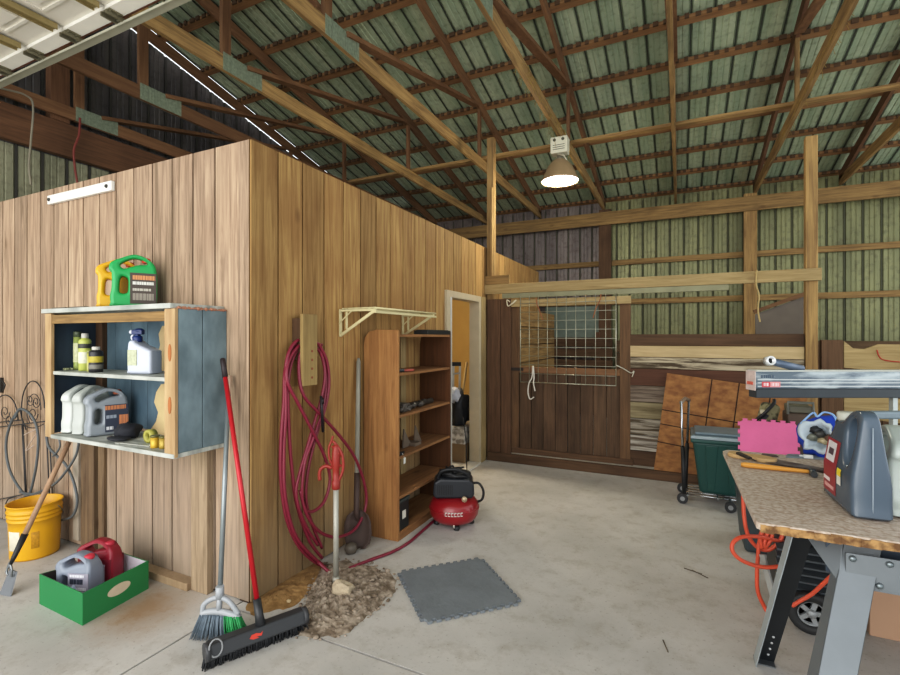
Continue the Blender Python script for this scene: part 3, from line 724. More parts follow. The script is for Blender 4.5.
# ---- jugs ------------------------------------------------------------------------
JO = [(.0, .0), (.10, -.004), (.20, .0), (.216, .02), (.22, .12), (.216, .20), (.206, .236), (.182, .262), (.145, .284), (.10, .289), (.045, .265), (.014, .25), (-.006, .23), (-.009, .20), (.003, .18), (.003, .10), (-.004, .06), (-.002, .02)]
JH = [[(.05, .238), (.10, .266), (.14, .263), (.17, .246), (.165, .236), (.13, .232), (.10, .222), (.06, .208), (.044, .22)], [(.042, .075), (.074, .075), (.080, .115), (.077, .155), (.052, .165), (.042, .15), (.038, .11)]]
def jug_mesh(w=.22, h=.288, d=.115, variant=0, taper=None):
    o = [(x*w/.22, z*h/.288) for x, z in JO]
    hs = [smooth2([(x*w/.22, z*h/.288) for x, z in q], 3) for q in (JH if variant == 0 else [[(.03, .12), (.06, .10), (.085, .13), (.088, .18), (.075, .235), (.05, .25), (.03, .225), (.024, .17)]])]
    me = outline_mesh(smooth2(o, 3), hs, d, .018)
    for v in me.vertices:
        zr = v.co.z/h
        k = 1 if zr < .6 else 1-.45*(zr-.6)/.4
        if taper: k = 1 if zr < .25 else 1-taper*((zr-.25)/.75)**1.1; v.co.x -= 0 if zr < .3 else -w*.14*(zr-.3)*(1-v.co.x/w*.9)
        v.co.y *= k; v.co.x -= w/2
    zmin = min(v.co.z for v in me.vertices)
    for v in me.vertices: v.co.z -= zmin
    return me
JM = {}
def jug(name, label, cat, loc, rz, col, capc, w=.22, h=.288, d=.115, variant=0, labelc=None, rows=(), group=None, tilt=None, rough=.35, cap_r=.02, taper=None):
    t = thing(name, label, cat, loc, rz, group, local=True)
    if tilt: t.rotation_euler = tilt
    key = (w, h, d, variant, taper)
    if key not in JM: JM[key] = jug_mesh(w, h, d, variant, taper)
    b = build('body', MB().add_mesh(JM[key]), plain(col, rough, 0, .05, 4), t); autosmooth(b)
    cx = w/2-.055*w/.22; cz = h*.262/.288-.012
    m = MB().lathe([(cap_r, cz), (cap_r+.002, cz+.004), (cap_r+.002, cz+.026), (cap_r-.003, cz+.03), (0, cz+.031)], (cx, 0, 0), 18)
    for k in range(18):
        a = k*2*PI/18; m.tube([(cx+(cap_r+.002)*math.cos(a), (cap_r+.002)*math.sin(a), cz+.006), (cx+(cap_r+.002)*math.cos(a), (cap_r+.002)*math.sin(a), cz+.024)], .0014, 4)
    build('cap', m, plain(capc, .4, 0, .05), t)
    if labelc:
        for s in (-1, 1):
            y = s*(d/2+.0012); x0, x1 = -w/2+.088*w/.22, w/2-.006; z0, z1 = h*.07, h*(.66 if not taper else .30)
            m = MB(); m.box(x0, x1, min(y, y-s*.003), max(y, y-s*.003), z0, z1)
            lab = build('label', m, plain(labelc, .5, 0, .08), t)
            for (c, f0, f1, a, b2) in rows:
                m = MB(); xx0 = x0+(x1-x0)*f0; xx1 = x0+(x1-x0)*f1; q0 = z0+(z1-z0)*a; q1 = z0+(z1-z0)*b2
                x = xx0
                while x < xx1:        # short blocks, as blurred lettering
                    ww = min(random.uniform(.006, .02), xx1-x); m.box(x, x+ww*.85, y+s*.0004-.0004, y+s*.0004+.0004, q0, q1); x += ww
                build('lettering', m, plain(c, .5), lab)
    return t
TZ = CZ1+.029
jug('oil_jug', 'green motor oil jug with dark label standing on the cabinet top', 'jug', (-2.995, 1.785, TZ), 1.03, '#1f9a52', '#c23a2a', .235, .315, .105, labelc='#4a4038', rows=(('#d8d8d0', .1, .9, .62, .72), ('#c98a5a', .1, .95, .78, .92), ('#b8b4a8', .1, .8, .42, .5), ('#8f887c', .1, .9, .12, .34)))
jug('oil_jug', 'yellow motor oil jug half hidden behind the green jug', 'jug', (-3.15, 1.785, TZ), 1.03, '#dba51c', '#b04a20', .22, .30, .095, labelc='#c89020')
# upper shelf
SZ = 1.289
def aero(name, label, cat, x, y, z, r, h, body, top, bands=(), group=None, domed=True):
    t = thing(name, label, cat, (x, y, z), local=True, group=group)
    build('can', MB().lathe([(r*.92, 0), (r, .004), (r, h*.78), (r*.92, h*.82), (r*.6, h*.86), (r*.55, h*.87)] if domed else [(r*.92, 0), (r, .004), (r, h*.87)], seg=20), body, t)
    for c, a, b2 in bands: build('label_band', MB().lathe([(r+.0007, h*a), (r+.0012, h*a+.001), (r+.0012, h*b2-.001), (r+.0007, h*b2)], seg=20), plain(c, .5, 0, .25, 60), t)
    build('cap', MB().lathe([(r*.55, h*.87), (r*.58, h*.88), (r*.58, h*.985), (r*.5, h), (0, h)] if domed else [(r*1.02, h*.86), (r*1.02, h*.985), (r*.95, h), (0, h)], seg=20), top, t)
    return t
aero('tall_can', 'tallest slim green aerosol can at the left of the upper shelf', 'can', at(77.5, 360, Y=1.76).x, 1.76, SZ, .022, .25, plain('#a8b66a', .4), plain('#55604a', .4), (('#d9dcb0', .2, .7),), domed=False)
aero('spray_can', 'lime and black spray can with a grey cap on the upper shelf', 'can', at(85, 360, Y=1.73).x, 1.73, SZ, .034, .238, plain('#b7bf62', .4), plain('#b9b8ae', .4), (('#3b3c34', .60, .72), ('#dfe0c4', .2, .5)))
aero('tall_can', 'thin yellow green tube standing between the spray can and black bottle', 'can', at(89.5, 365, Y=1.70).x-.0, 1.70, SZ, .014, .13, plain('#b9b86a', .4), plain('#8f9058', .4), domed=False)
aero('additive_bottle', 'squat black bottle with yellow label on the upper shelf', 'bottle', at(96, 365, Y=1.69).x, 1.69, SZ, .037, .155, plain('#26262a', .35), plain('#c8c6bb', .4), (('#b8a83c', .38, .62), ('#77756c', .12, .3)))
t = thing('small_parts', 'little heap of bits at the left end of the upper shelf', 'hardware', (at(70, 368, Y=1.7).x, 1.70, SZ), local=True)
m = MB()
for k in range(7): m.blob((random.uniform(-.04, .04), random.uniform(-.02, .02), .008), (.013, .010, .009), 1, .3)
build('bits', m, plain('#8d9270', .6), t)
# spray jug
bx = at(143, 360, Y=1.72).x
t = thing('sprayer_bottle', 'white squarish sprayer jug with a navy trigger top on the upper shelf', 'sprayer', (bx, 1.74, SZ), .35, local=True)
me = outline_mesh(smooth2([(-.085, 0), (0, -.002), (.085, 0), (.088, .02), (.088, .12), (.08, .135), (.0, .165), (-.03, .18), (-.04, .19), (-.07, .19), (-.083, .17), (-.088, .10), (-.087, .02)], 3), [], .10, .016)
zmin = min(v.co.z for v in me.vertices)
for v in me.vertices: v.co.z -= zmin; v.co.x = -.07+(v.co.x+.07)*.85
b = build('body', MB().add_mesh(me), plain('#bfc6d4', .35, 0, .03), t); autosmooth(b)
build('label', MB().box(-.075, -.02, -.0535, -.0505, .05, .14).box(-.07, -.03, -.054, -.0534, .08, .12), plain('#b9bf9c', .5, 0, .3, 60), t)
build('cap', MB().lathe([(.024, .185), (.026, .19), (.026, .215), (.018, .222)], (-.055, 0, 0), 18), plain('#18306b', .35), t)
m = MB().box(-.085, -.02, -.014, .014, .228, .256).box(-.066, -.044, -.012, .012, .215, .23); m.blob((-.045, 0, .252), (.03, .017, .014), 2, 0)
tr = build('trigger_head', m, plain('#152a5e', .35), t, .004)
build('nozzle', MB().tube([(-.085, 0, .243), (-.10, 0, .243)], .012, 12).tube([(-.078, 0, .235), (-.094, 0, .215), (-.09, 0, .195)], .005), plain('#d8dce8', .35), tr)
# lower shelf
LZ = CZ0
for (x, lb, c) in ((-3.53, 'leftmost of the two translucent white oil jugs on the lower shelf', '#c6cbc6'), (-3.405, 'second translucent white jug, just left of the grey jug', '#b3b8b2')):
    jug('oil_jug', lb, 'jug', (x, 1.765, LZ+.0005), 1.85, c, '#a8a69c', .215, .295, .082)
jug('oil_jug', 'grey oil jug with navy and orange label on the lower shelf', 'jug', (-3.245, 1.765, LZ+.0005), 1.30, '#8e959c', '#9c5a40', .215, .285, .10, labelc='#3c4354', rows=(('#c9855c', .0, .9, .82, .97), ('#d08a60', .6, 1, .1, .6), ('#9aa3b0', .05, .5, .5, .62), ('#d8dade', .05, .35, .08, .2)))
t = thing('cap_hat', 'crumpled black rag or cap lying on the lower shelf', 'cap', (at(128, 430, Y=1.76).x, 1.76, LZ), local=True)
build('crown', MB().blob((0, 0, .04), (.075, .065, .05), 3, .35, 2.5), plain('#22242c', .8), t)
build('brim', MB().blob((.03, -.07, .012), (.08, .055, .010), 2, .2), plain('#2a2c33', .8), t)
for k, (px, c, lb) in enumerate(((155, '#c9a43a', 'small yellow tin at the front right of the lower shelf'), (161.5, '#a98f3c', 'brassy yellow can against the right frame of the lower shelf'))):
    aero('small_tin', lb, 'tin', at(px, 438, Y=1.665).x, 1.665+k*.012, LZ, .023, .068, plain(c, .35, .3), plain('#6d6a40', .4, .3), domed=False)
t = thing('tape_roll', 'greenish roll of tape on its side by the yellow tins', 'tape', (at(148, 432, Y=1.72).x, 1.735, LZ+.038), local=True)
build('roll', MB().lathe([(.038, -.02), (.038, .02), (.02, .02), (.02, -.02), (.038, -.02)], seg=24, M=Matrix.Rotation(PI/2, 4, 'X')), plain('#a6a24e', .5), t)
t = thing('hand_tool', 'flat silver pry tool lying at the front of the lower shelf', 'tool', (at(138, 440, Y=1.66).x, 1.655, LZ+.001), .1, local=True)
build('bar', MB().box(-.13, .10, -.006, .006, 0, .006).box(-.16, -.13, -.012, .012, 0, .006).tube(spline([(.10, 0, .006), (.13, 0, .012), (.15, .0, .03)]), .006), plain('#c8c8bf', .35, .6), t)
t = thing('small_parts', 'scattered brown nuts and bolts beside the grey jug', 'hardware', (at(116, 430, Y=1.70).x, 1.69, LZ), local=True)
m = MB()
for k in range(16): m.blob((random.uniform(-.06, .06), random.uniform(-.02, .03), random.choice((.008, .012))), (.012, .009, .008), 1, .3)
build('bits', m, plain('#6d5f52', .6, .2, .3, 30), t)

# white bracket rail high on the wall
t = thing('mounting_rail', 'white metal strip screwed high on the left plank wall', 'rail', (-3.9, WY-.02, 2.5))
p0, p1 = at(48, 199.5, Y=WY-.02), at(112, 185.5, Y=WY-.02)
p0.z = p1.z = 2.525
build('strip', MB().box(p0.x, p1.x, WY-.026, WY-.001, 2.495, 2.56), plain('#e8e8e2', .4, 0, .04), t, .004)
m = MB()
for x in (p0.x+.03, p1.x-.05): m.lathe([(.014, -.0), (.012, -.006), (0, -.008)], seg=10, M=Matrix.Translation((x, WY-.027, 2.527)) @ Matrix.Rotation(-PI/2, 4, 'X'))
for x in (p0.x+.03, p1.x-.05): m.tube([(x, WY-.026, 2.527), (x, WY-.036, 2.527)], .010, 8)
build('screw', m, plain('#4a4844', .5, .5), t)
o = build('wall_latch', MB().box(-.03, .03, -.02, 0, -.06, .06, Matrix.Translation(at(2, 385, Y=WY-.001))).tube([at(2, 380, Y=WY-.025), at(5, 385, Y=WY-.03), at(3, 391, Y=WY-.025)], .006), plain('#3b3a38', .5, .4)); tag(o, 'small dark metal hook plate on the wall at the left edge', 'hook')

# wire trellis and hose ------------------------------------------------------------
t = thing('wire_trellis', 'black wire garden trellis with scrolled arches leaning on the left wall', 'trellis', (at(30, 480, Y=WY-.03).x, WY-.03, .5))
TY = WY-.03
def wp(px, py, y=TY): return at(px, py, Y=y)
m = MB(); BL = plain('#3a3a3b', .5, .3)
def arch(cx, cy, rx, ry, wdt=.0045):
    m.tube([wp(cx+rx*math.cos(a), cy-ry*math.sin(a)) for a in [k*PI/14 for k in range(15)]]+[wp(cx-rx, cy+ry*.35), wp(cx-rx*.6, cy+ry*.8)], wdt, 6)
arch(33, 408, 11.5, 27); arch(5, 420, 13, 25); arch(34, 410, 7, 16, .003)
for cx, cy, rr in ((30, 400, 4), (36, 402, 4), (33, 414, 5), (5, 412, 5), (9, 420, 4)):
    m.tube([wp(cx+rr*(1-k/26)*math.cos(k*.45), cy+rr*1.6*(1-k/26)*math.sin(k*.45)) for k in range(22)], .003, 5)
m.tube(spline([wp(20, 410), wp(24, 424), wp(33, 428), wp(44, 424)]), .0035, 5)
build('arches', m, BL, t)
m = MB()
for a, b2 in (((-8, 428), (48, 421)), ((-8, 423), (22, 420)), ((-8, 501), (30, 493)), ((45, 380+22), (46, 422)), ((22, 424), (26, 505)), ((46, 421), (50, 508)), ((23, 422), (21, 505) if False else (27, 506)), ((50, 446), (53, 508))):
    m.tube([wp(*a), wp(*b2)], .0045, 6)
for px in (6, 17):
    m.tube([wp(px+10, 496), wp(px+2, 499), wp(px, 503), wp(px, 516)], .0045, 6)
build('frame_wires', m, BL, t)
HG = plain('#5b6062', .5)
HY = WY-.07
cord('coiled_cable', [wp(*p, HY) for p in ((17, 412), (10, 425), (6, 445), (9, 468), (18, 486), (28, 495), (34, 478), (38, 450), (37, 428), (30, 414), (20, 409), (15, 418))], .0095, HG, 'dark grey cable looped over the trellis in a tall pointed loop', 'cable')
cord('coiled_cable', [wp(*p, HY+.01) for p in ((46, 425), (48, 445), (56, 455), (66, 465), (73, 480), (77, 497), (76, 509), (71, 517), (62, 520))], .0095, HG, 'dark grey hose drooping from the trellis down behind the yellow bucket', 'cable')
cord('coiled_cable', [wp(*p, HY-.01) for p in ((79, 441), (76, 455), (67, 470), (56, 483), (44, 490), (32, 494), (20, 492))], .0085, HG, 'dark cable sagging from under the cabinet to the trellis', 'cable')
cord('thin_wire', [wp(*p, HY+.02) for p in ((24, 435), (30, 432), (38, 430))] + [wp(26, 450, HY+.02), wp(34, 445, HY+.02)], .003, plain('#b9a79a', .6), 'thin pale wire tied round the trellis leg', 'wire')
cord('small_hose_loop', [wp(*p, HY) for p in ((59, 438), (60, 446), (57, 452), (53, 456))], .007, HG, 'short dark stub of cable under the left end of the cabinet', 'cable')

# yellow bucket -------------------------------------------------------------------
BX, BYY = at(32.5, 553, Z=0).x+.02, 1.735
t = thing('bucket', 'yellow plastic bucket with a faded label standing by the left wall', 'bucket', (BX, BYY, 0))
YB = plain('#d9a21b', .4, 0, .06, 4)
prof = [(0, .004), (.128, .004), (.132, 0), (.134, .01), (.141, .20), (.1425, .255), (.148, .257), (.149, .265), (.144, .268), (.1445, .283), (.150, .285), (.151, .293), (.146, .296), (.1465, .311), (.152, .313), (.153, .322), (.147, .325), (.149, .355), (.155, .358), (.156, .364), (.150, .366), (.145, .362), (.140, .26), (.130, .02), (0, .015)]
b = build('body', MB().lathe(prof, (BX, BYY, 0), 40), YB, t)
m = MB().lathe([(.1375, .07), (.1385, .071), (.1425, .20), (.1418, .201)], (BX, BYY, 0), 6, ang=.62, a0=-1.62)
build('label', m, plain('#d9d3bd', .6, 0, .15, 40), b)
m = MB().lathe([(.1378, .08), (.1388, .081), (.1425, .19), (.1418, .191)], (BX, BYY, 0), 4, ang=.3, a0=-.55)
build('printed_strip', m, plain('#c08d1c', .6, 0, .4, 60), b)
build('bail_handle', MB().tube([(BX+.153*math.cos(a), BYY+.153*math.sin(a), .33-.14*abs(math.sin((a-.5)))) for a in [.5+k*PI/16 for k in range(17)]], .0025), STEEL, t)

# hoe -----------------------------------------------------------------------------
hb, ht = Vector((-3.548, 1.405, .165)), Vector((at(69, 439, Y=1.69).x, 1.69, .832))
dv = (ht-hb).normalized()
t = thing('garden_hoe', 'wooden handled hoe leaning up against the underside of the cabinet', 'hoe', (hb.x, hb.y, 0))
build('handle', MB().tube([hb+dv*.16, ht], .0145, 12), wood('#9a7b62', '#b5977c', 'z', knots=0, stain=.2), t)
build('ferrule', MB().tube([hb+dv*.0, hb+dv*.04, hb+dv*.17], [.008, .013, .018], 12), BLACK, t)
m = MB().tube(spline([hb+dv*.02, hb+Vector((-.01, -.0, -.02)), hb+Vector((-.035, .01, -.0)), hb+Vector((-.045, .0, -.05)), hb+Vector((-.03, 0, -.07))]), .006)
m.tube(spline([hb, hb+Vector((.015, 0, -.03)), hb+Vector((.012, 0, -.07))]), .006)
build('neck', m, STEEL, t)
q = hb+Vector((-.01, .0, -.165))
m = MB().hexa([q+Vector(p) for p in ((-.03, .01, .125), (.025, .02, .115), (.029, .026, .115), (-.026, .016, .125), (-.01, -.045, .004), (.065, -.025, .0), (.068, -.019, .0), (-.007, -.039, .004))])
build('blade', m, plain('#6d7073', .45, .6), t)

# green box -------------------------------------------------------------------------
c0, c1, c2 = Vector((-3.215, 1.415, 0)), Vector((-2.79, 1.415, 0)), Vector((-2.845, 1.80, 0))
c0 = Vector((-3.25, 1.415, 0)); c1 = Vector((-2.80, 1.405, 0)); c2 = Vector((-2.86, 1.785, 0)); ang = math.atan2((c1-c0).y, (c1-c0).x)
t = thing('shoe_box', 'open green cardboard box with a blank oval, standing on the floor', 'box', (c1.x, c1.y, 0))
c3 = c0+(c2-c1)*1.0
c3 = c3+Vector((.02, 0, 0))
GR = plain('#247a45', .6, 0, .06, 6); INN = plain('#c9c4cc', .8, 0, .06)
hgt = .168
def wallq(a, b2, h0, h1, inset, mats, nm):
    d = (b2-a).normalized(); nrm = Vector((-d.y, d.x, 0))
    m = MB(); m.hexa([a, b2, b2+nrm*.004, a+nrm*.004, a+Vector((0, 0, h0)), b2+Vector((0, 0, h1)), b2+nrm*.004+Vector((0, 0, h1)), a+nrm*.004+Vector((0, 0, h0))])
    a2, b3 = a+nrm*.0045+d*.007, b2+nrm*.0045-d*.007
    m.mi = 1; m.hexa([a2, b3, b3+nrm*.002, a2+nrm*.002, a2+Vector((0, 0, h0-.002)), b3+Vector((0, 0, h1-.002)), b3+nrm*.002+Vector((0, 0, h1-.002)), a2+nrm*.002+Vector((0, 0, h0-.002))])
    return build(nm, m, mats, t)
wallq(c0, c1, hgt, hgt, 0, [GR, INN], 'side')
s2 = wallq(c1, c2, hgt, hgt, 0, [GR, INN], 'side')
wallq(c2, c3, hgt-.005, hgt-.01, 0, [GR, INN], 'side')
wallq(c3, c0, hgt-.06, hgt, 0, [GR, plain('#4a4442', .7)], 'side')
m = MB(); v = [m.bm.verts.new(p+Vector((0, 0, .003))) for p in (c0, c1, c2, c3)]; m._f(v); build('bottom', m, INN, t)
d = (c2-c1).normalized(); nrm = Vector((d.y, -d.x, 0)); mid = c1+(c2-c1)*.52+nrm*.0012+Vector((0, 0, .092))
m = MB(); v = [m.bm.verts.new(mid+d*.068*math.cos(k*PI/14)+Vector((0, 0, .030*math.sin(k*PI/14)))) for k in range(28)]; m._f(v)
build('oval_label', m, plain('#c9bba4', .6, 0, .1, 20), s2)
jug('oil_jug', 'grey oil jug with a red cap in the green box, in front', 'jug', (-3.085, 1.535, .006), .35, '#7f8794', '#c4384a', .215, .265, .11, labelc='#9a98a4', rows=(('#2a3040', .1, .75, .62, .8), ('#e2e2e8', .1, .8, .86, .95), ('#8a4a5a', .1, .95, .1, .3), ('#e0dfe6', .3, .9, .4, .5)), cap_r=.026)
jug('oil_jug', 'dark red oil jug standing behind the grey one in the green box', 'jug', (-3.13, 1.665, .006), .35, '#8c1f30', '#b02c40', .23, .285, .10, labelc='#7a2030', cap_r=.026)
t = thing('small_bottle', 'pale blue bottle lying at an angle inside the green box', 'bottle', (-3.16, 1.465, .035), local=True, rot=(0, math.radians(60), .15))
build('body', MB().lathe([(.0, -.005), (.026, 0), (.028, .01), (.028, .09), (.018, .11), (.014, .12)], seg=18), plain('#8ea6c8', .35), t)
build('cap', MB().lathe([(.016, .12), (.016, .14), (0, .142)], seg=14), plain('#b9c4d8', .4), t)

# ================================================================= BROOMS
bt, bb = Vector((-2.305, 1.895, 1.285)), Vector((-2.068, 1.645, .205))
t = thing('upright_broom', 'grey handled angle broom with grey and green bristles leaning at the wall corner', 'broom', (bb.x, bb.y, 0))
dv = (bt-bb).normalized()
build('handle', MB().tube([bb, bt-dv*.11], .0125, 12), plain('#8c9496', .35, .5), t)
build('grip', MB().tube([bt-dv*.11, bt-dv*.005, bt], [.0135, .0135, .008], 12), plain('#b59a86', .5), t)
R = Vector((CA, SA, 0)); FW = Vector((-SA, CA, 0))
R2 = (R*.97+FW*(-.1)).normalized()
def hp(u, z, f=0): return Vector((bb.x, bb.y, 0))+R2*u+Vector((0, 0, z))-FW*f
m = MB()
m.tube(spline([hp(-.092, .118), hp(-.085, .16), hp(-.05, .19), hp(0, .203), hp(.05, .185), hp(.10, .125)]), .013, 8)
m.tube(spline([hp(-.095, .118), hp(-.03, .133), hp(.04, .128), hp(.105, .108)]), .017, 8)
m.tube([hp(0, .21), hp(-.005, .13)], .014, 8); m.tube([hp(0, .20), hp(.0, .26)], .02, 10)
build('broom_head', m, plain('#9ea2a6', .4), t)
def bristles(u0, u1, nb, mat, nm):
    m = MB()
    for k in range(nb):
        u = u0+(u1-u0)*(k+random.random()*.8)/nb; f = random.uniform(-.018, .018)
        spread = 1.5
        m.tube([hp(u, .12, f), hp(u*1.2+.0, .07, f*1.6), hp(u*spread+.004, .006+.012*max(0, u/.1), f*2.2)], [.0028, .0026, .0018], 4)
    build(nm, m, mat, t)
bristles(-.098, .03, 240, plain('#6e7c88', .6, 0, .3, 50), 'grey_bristles'); bristles(.03, .105, 130, plain('#2f9a58', .6, 0, .2, 50), 'green_bristles')
# push broom
pa, pb = at(207, 655, Z=.06), at(304, 618, Z=.06)
pc = (pa+pb)/2; dl = (pb-pa).normalized(); pn = Vector((dl.y, -dl.x, 0))
if pn.dot(FW) > 0: pn = -pn
L2 = (pb-pa).length/2
t = thing('push_broom', 'wide dark push broom with a red handle leaning up the wall corner', 'push broom', (pc.x, pc.y, 0))
Mh = Matrix.Translation(pc) @ Matrix(((dl.x, -pn.x, 0, 0), (dl.y, -pn.y, 0, 0), (0, 0, 1, 0), (0, 0, 0, 1)))
m = MB()
m.hexa([Mh @ Vector(p) for p in ((-L2, -.042, -.012), (L2, -.042, -.012), (L2, .045, -.012), (-L2, .045, -.012), (-L2, -.022, .05), (L2, -.022, .05), (L2, .035, .05), (-L2, .035, .05))])
build('broom_block', m, plain('#35373a', .45), t, .010)
for s in (-1, 1): build('end_cap', MB().tube([Mh @ Vector((s*(L2-.01), 0, .012)), Mh @ Vector((s*(L2+.012), 0, .012))], .042, 14), plain('#3c3d40', .5), t)
m = MB()
m.tube([Mh @ Vector((-L2+.03+.028*math.cos(a), -.03+.01*math.sin(a), .035+.035*math.sin(a))) for a in [k*PI/8 for k in range(16)]], .004, 6, True)
build('hang_ring', m, plain('#8a8c8e', .5), t)
m = MB()
for k in range(420):
    u = random.uniform(-L2-.012, L2+.012); v = random.uniform(-.022, .04)
    m.tube([Mh @ Vector((u, v, -.011)), Mh @ Vector((u*1.04, v*1.1, -.058))], .0035, 4)
build('bristles', m, plain('#26282c', .7, 0, .3, 50), t)
top = Vector((-2.285, 1.835, 1.385)); sk = Mh @ Vector((.01, 0, .045)); dv = (top-sk).normalized()
build('socket', MB().tube([sk, sk+dv*.05, sk+dv*.12], [.024, .020, .019], 14), plain('#2b2d30', .4), t)
m = MB(); lg = [(-.045, .0), (-.03, .018), (.0, .02), (.03, .01), (.045, .02), (.035, -.004), (.0, .0), (.02, -.012), (-.02, -.01)]
v = []
for (x, z) in lg:
    k = (z+.013)/.035; v.append(m.bm.verts.new(Mh @ Vector((x*.7-.02, -.0435+.020*(.35+k*.4)-.001, -.012+.062*(.35+k*.4)))))
m._f(v); build('red_emblem', m, plain('#c8402e', .5), t)
build('handle', MB().tube([sk+dv*.11, top-dv*.10], .0125, 12), plain('#b3202a', .3, .2, .05), t)
build('grip', MB().tube([top-dv*.11, top-dv*.006, top], [.0145, .0145, .008], 12), plain('#2b2022', .5), t)

# ================================================================= HOSE CORNER
t = thing('hose_hanger', 'pale wood block on the plank wall holding the red hose', 'hanger', (RX, 2.4, 1.3))
build('face_board', MB().box(RX+.075, RX+.10, 2.235, 2.365, 1.20, 1.645), wood('#857048', '#a08a5e', 'z', knots=0), t, .004)
build('spacer', MB().box(RX+.001, RX+.074, 2.245, 2.335, 1.36, 1.62), W_BROWN['z'], t, .004)
m = MB()
for k in range(4): m.tube([(RX+.1005, 2.315, 1.25+k*.055), (RX+.102, 2.315, 1.25+k*.055)], .008, 10)
build('stain_mark', m, plain('#8a4a34', .8), t)
HX = RX+.035
def hx(px, py, o=0): return at(px, py, X=HX+o)
RED = plain('#7e2338', .4, 0, .1, 6)
S = [
 [(310, 343, 0), (300, 341, 0), (291, 350, 0), (285, 372, .02), (284, 400, .02), (281, 440, .02), (281, 480, .02), (287, 520, .03), (300, 548, .04), (318, 564, .05), (334, 568, .08)],
 [(312, 346, .01), (303, 345, .01), (293, 358, .01), (288, 385, .03), (289, 430, .03), (292, 470, .03), (297, 505, .04), (309, 540, .05), (322, 558, .06)],
 [(322, 345, .01), (318, 344, .01), (303, 343, .02), (290, 358, .03), (287, 380, .05), (299, 405, .06), (312, 430, .07), (324, 455, .07), (330, 478, .07), (325, 500, .07), (314, 511, .07), (305, 509, .06), (302, 492, .06), (305, 462, .06), (314, 436, .06), (323, 408, .05), (326, 380, .04), (323, 358, .03), (316, 347, .02)],
 [(310, 350, .03), (301, 352, .03), (299, 374, .04), (304, 396, .06), (320, 414, .07), (338, 434, .08), (354, 456, .08), (364, 482, .08), (366, 505, .08), (356, 528, .08), (338, 537, .08), (320, 532, .07), (307, 515, .07), (300, 490, .05)],
 [(312, 341, .02), (302, 339, .02), (292, 346, .02), (286, 366, .03), (286, 410, .03), (284, 450, .03), (285, 495, .04), (294, 532, .05), (308, 552, .06), (324, 566, .07)],
 [(314, 343, .05), (319, 345, .05), (327, 362, .05), (329, 385, .05), (325, 408, .05), (316, 436, .05), (308, 470, .05), (306, 500, .05), (312, 524, .05), (322, 548, .06)],
 [(312, 347, .04), (320, 352, .04), (325, 372, .05), (322, 396, .05), (314, 424, .05), (307, 448, .05), (300, 472, .05), (296, 492, .05), (300, 512, .06), (308, 530, .06), (318, 545, .06)],
]
t = thing('air_hose', 'long dark red air hose coiled over the wall block and trailing to the compressor', 'hose', at(320, 568, Z=0))
for k, s in enumerate(S): build('hose_loop', MB().tube(spline([hx(*p) for p in s], 5), .0105, 8), RED, t)
tail = [hx(318, 562, .07)]+[at(x, y, Z=.012) for x, y in ((334, 574), (350, 568), (370, 560), (392, 552), (408, 543), (420, 533), (430, 524), (438, 518))]
build('hose_tail', MB().tube(spline(tail, 6), .0105, 8), RED, t)
build('coupler', MB().tube([hx(321, 396, .09), hx(322, 412, .09), hx(323, 432, .09)], .009, 8).tube([hx(322, 398, .09), hx(322, 404, .09)], .013, 8), plain('#2a2527', .4, .4), t)
# gravel and dirt
random.seed(11)
def patch(poly_px, z, mat, nm, amp, res=46, lb='', edge=.6):
    pts = [at(x, y, Z=0) for x, y in poly_px]
    c = sum(pts, Vector())/len(pts)
    m = MB(); rings = 22; seg = 64
    def rim(a):
        d = Vector((math.cos(a), math.sin(a), 0)); best = .02
        for i in range(len(pts)):
            p, q = pts[i]-c, pts[(i+1) % len(pts)]-c
            e = q-p; den = d.x*e.y-d.y*e.x
            if abs(den) < 1e-9: continue
            tt = (p.x*e.y-p.y*e.x)/den; s = (p.x*d.y-p.y*d.x)/den
            if tt > 0 and -1e-6 <= s <= 1+1e-6: best = max(best, tt)
        return best
    rr = []
    for i in range(rings+1):
        f = i/rings; row = []
        for k in range(seg):
            a = 2*PI*k/seg; r = rim(a)*(1+.10*noise.noise(Vector((math.cos(a)*6, math.sin(a)*6, 1))))*f
            p = c+Vector((math.cos(a), math.sin(a), 0))*r
            p.z = max(0, z*(1-f**2.2)*(1+.3*noise.noise(p*9))+amp*(noise.noise(p*38)+.5*noise.noise(p*80))*(1-f**5))+(.002 if i < rings else .0004)
            row.append(m.bm.verts.new(p))
        rr.append(row)
    for i in range(rings):
        for k in range(seg): m._f([rr[i][k], rr[i][(k+1) % seg], rr[i+1][(k+1) % seg], rr[i+1][k]], False)
    m.mi = 0
    return m, pts, c, rim
m, pts, c, rim = patch([(322, 566), (345, 560), (372, 566), (398, 578), (394, 592), (372, 614), (350, 632), (318, 640), (300, 636), (296, 618), (306, 600), (312, 585)], .035, None, '', .016)
for k in range(420):
    a = random.uniform(0, 2*PI); r = rim(a)*math.sqrt(random.random())*1.08; s = random.uniform(.004, .013)*(1.0 if random.random() < .93 else 1.7)
    p = c+Vector((math.cos(a), math.sin(a), 0))*r; p.z = max(.002, .035*(1-(r/rim(a))**2))*1.0+s*.4
    m.blob(p, (s, s*.8, s*.6), 1, .3)
o = build('gravel_heap', m, two_tone('#6e6050', '#a6998a', 22, .38, .62, .95, bump=.5)); tag(o, 'spread heap of grey brown gravel and dirt at the wall foot', 'gravel', kind='stuff')
m, pts, c, rim = patch([(244, 608), (262, 590), (290, 570), (318, 560), (330, 566), (322, 580), (306, 596), (296, 606), (270, 612), (252, 616)], .012, None, '', .006)
o = build('dirt_patch', m, two_tone('#7b5c34', '#9f7f52', 18, .35, .65, .95, bump=.5)); tag(o, 'tan sandy dirt washed out along the foot of the plank wall', 'dirt', kind='stuff')
random.seed(5)
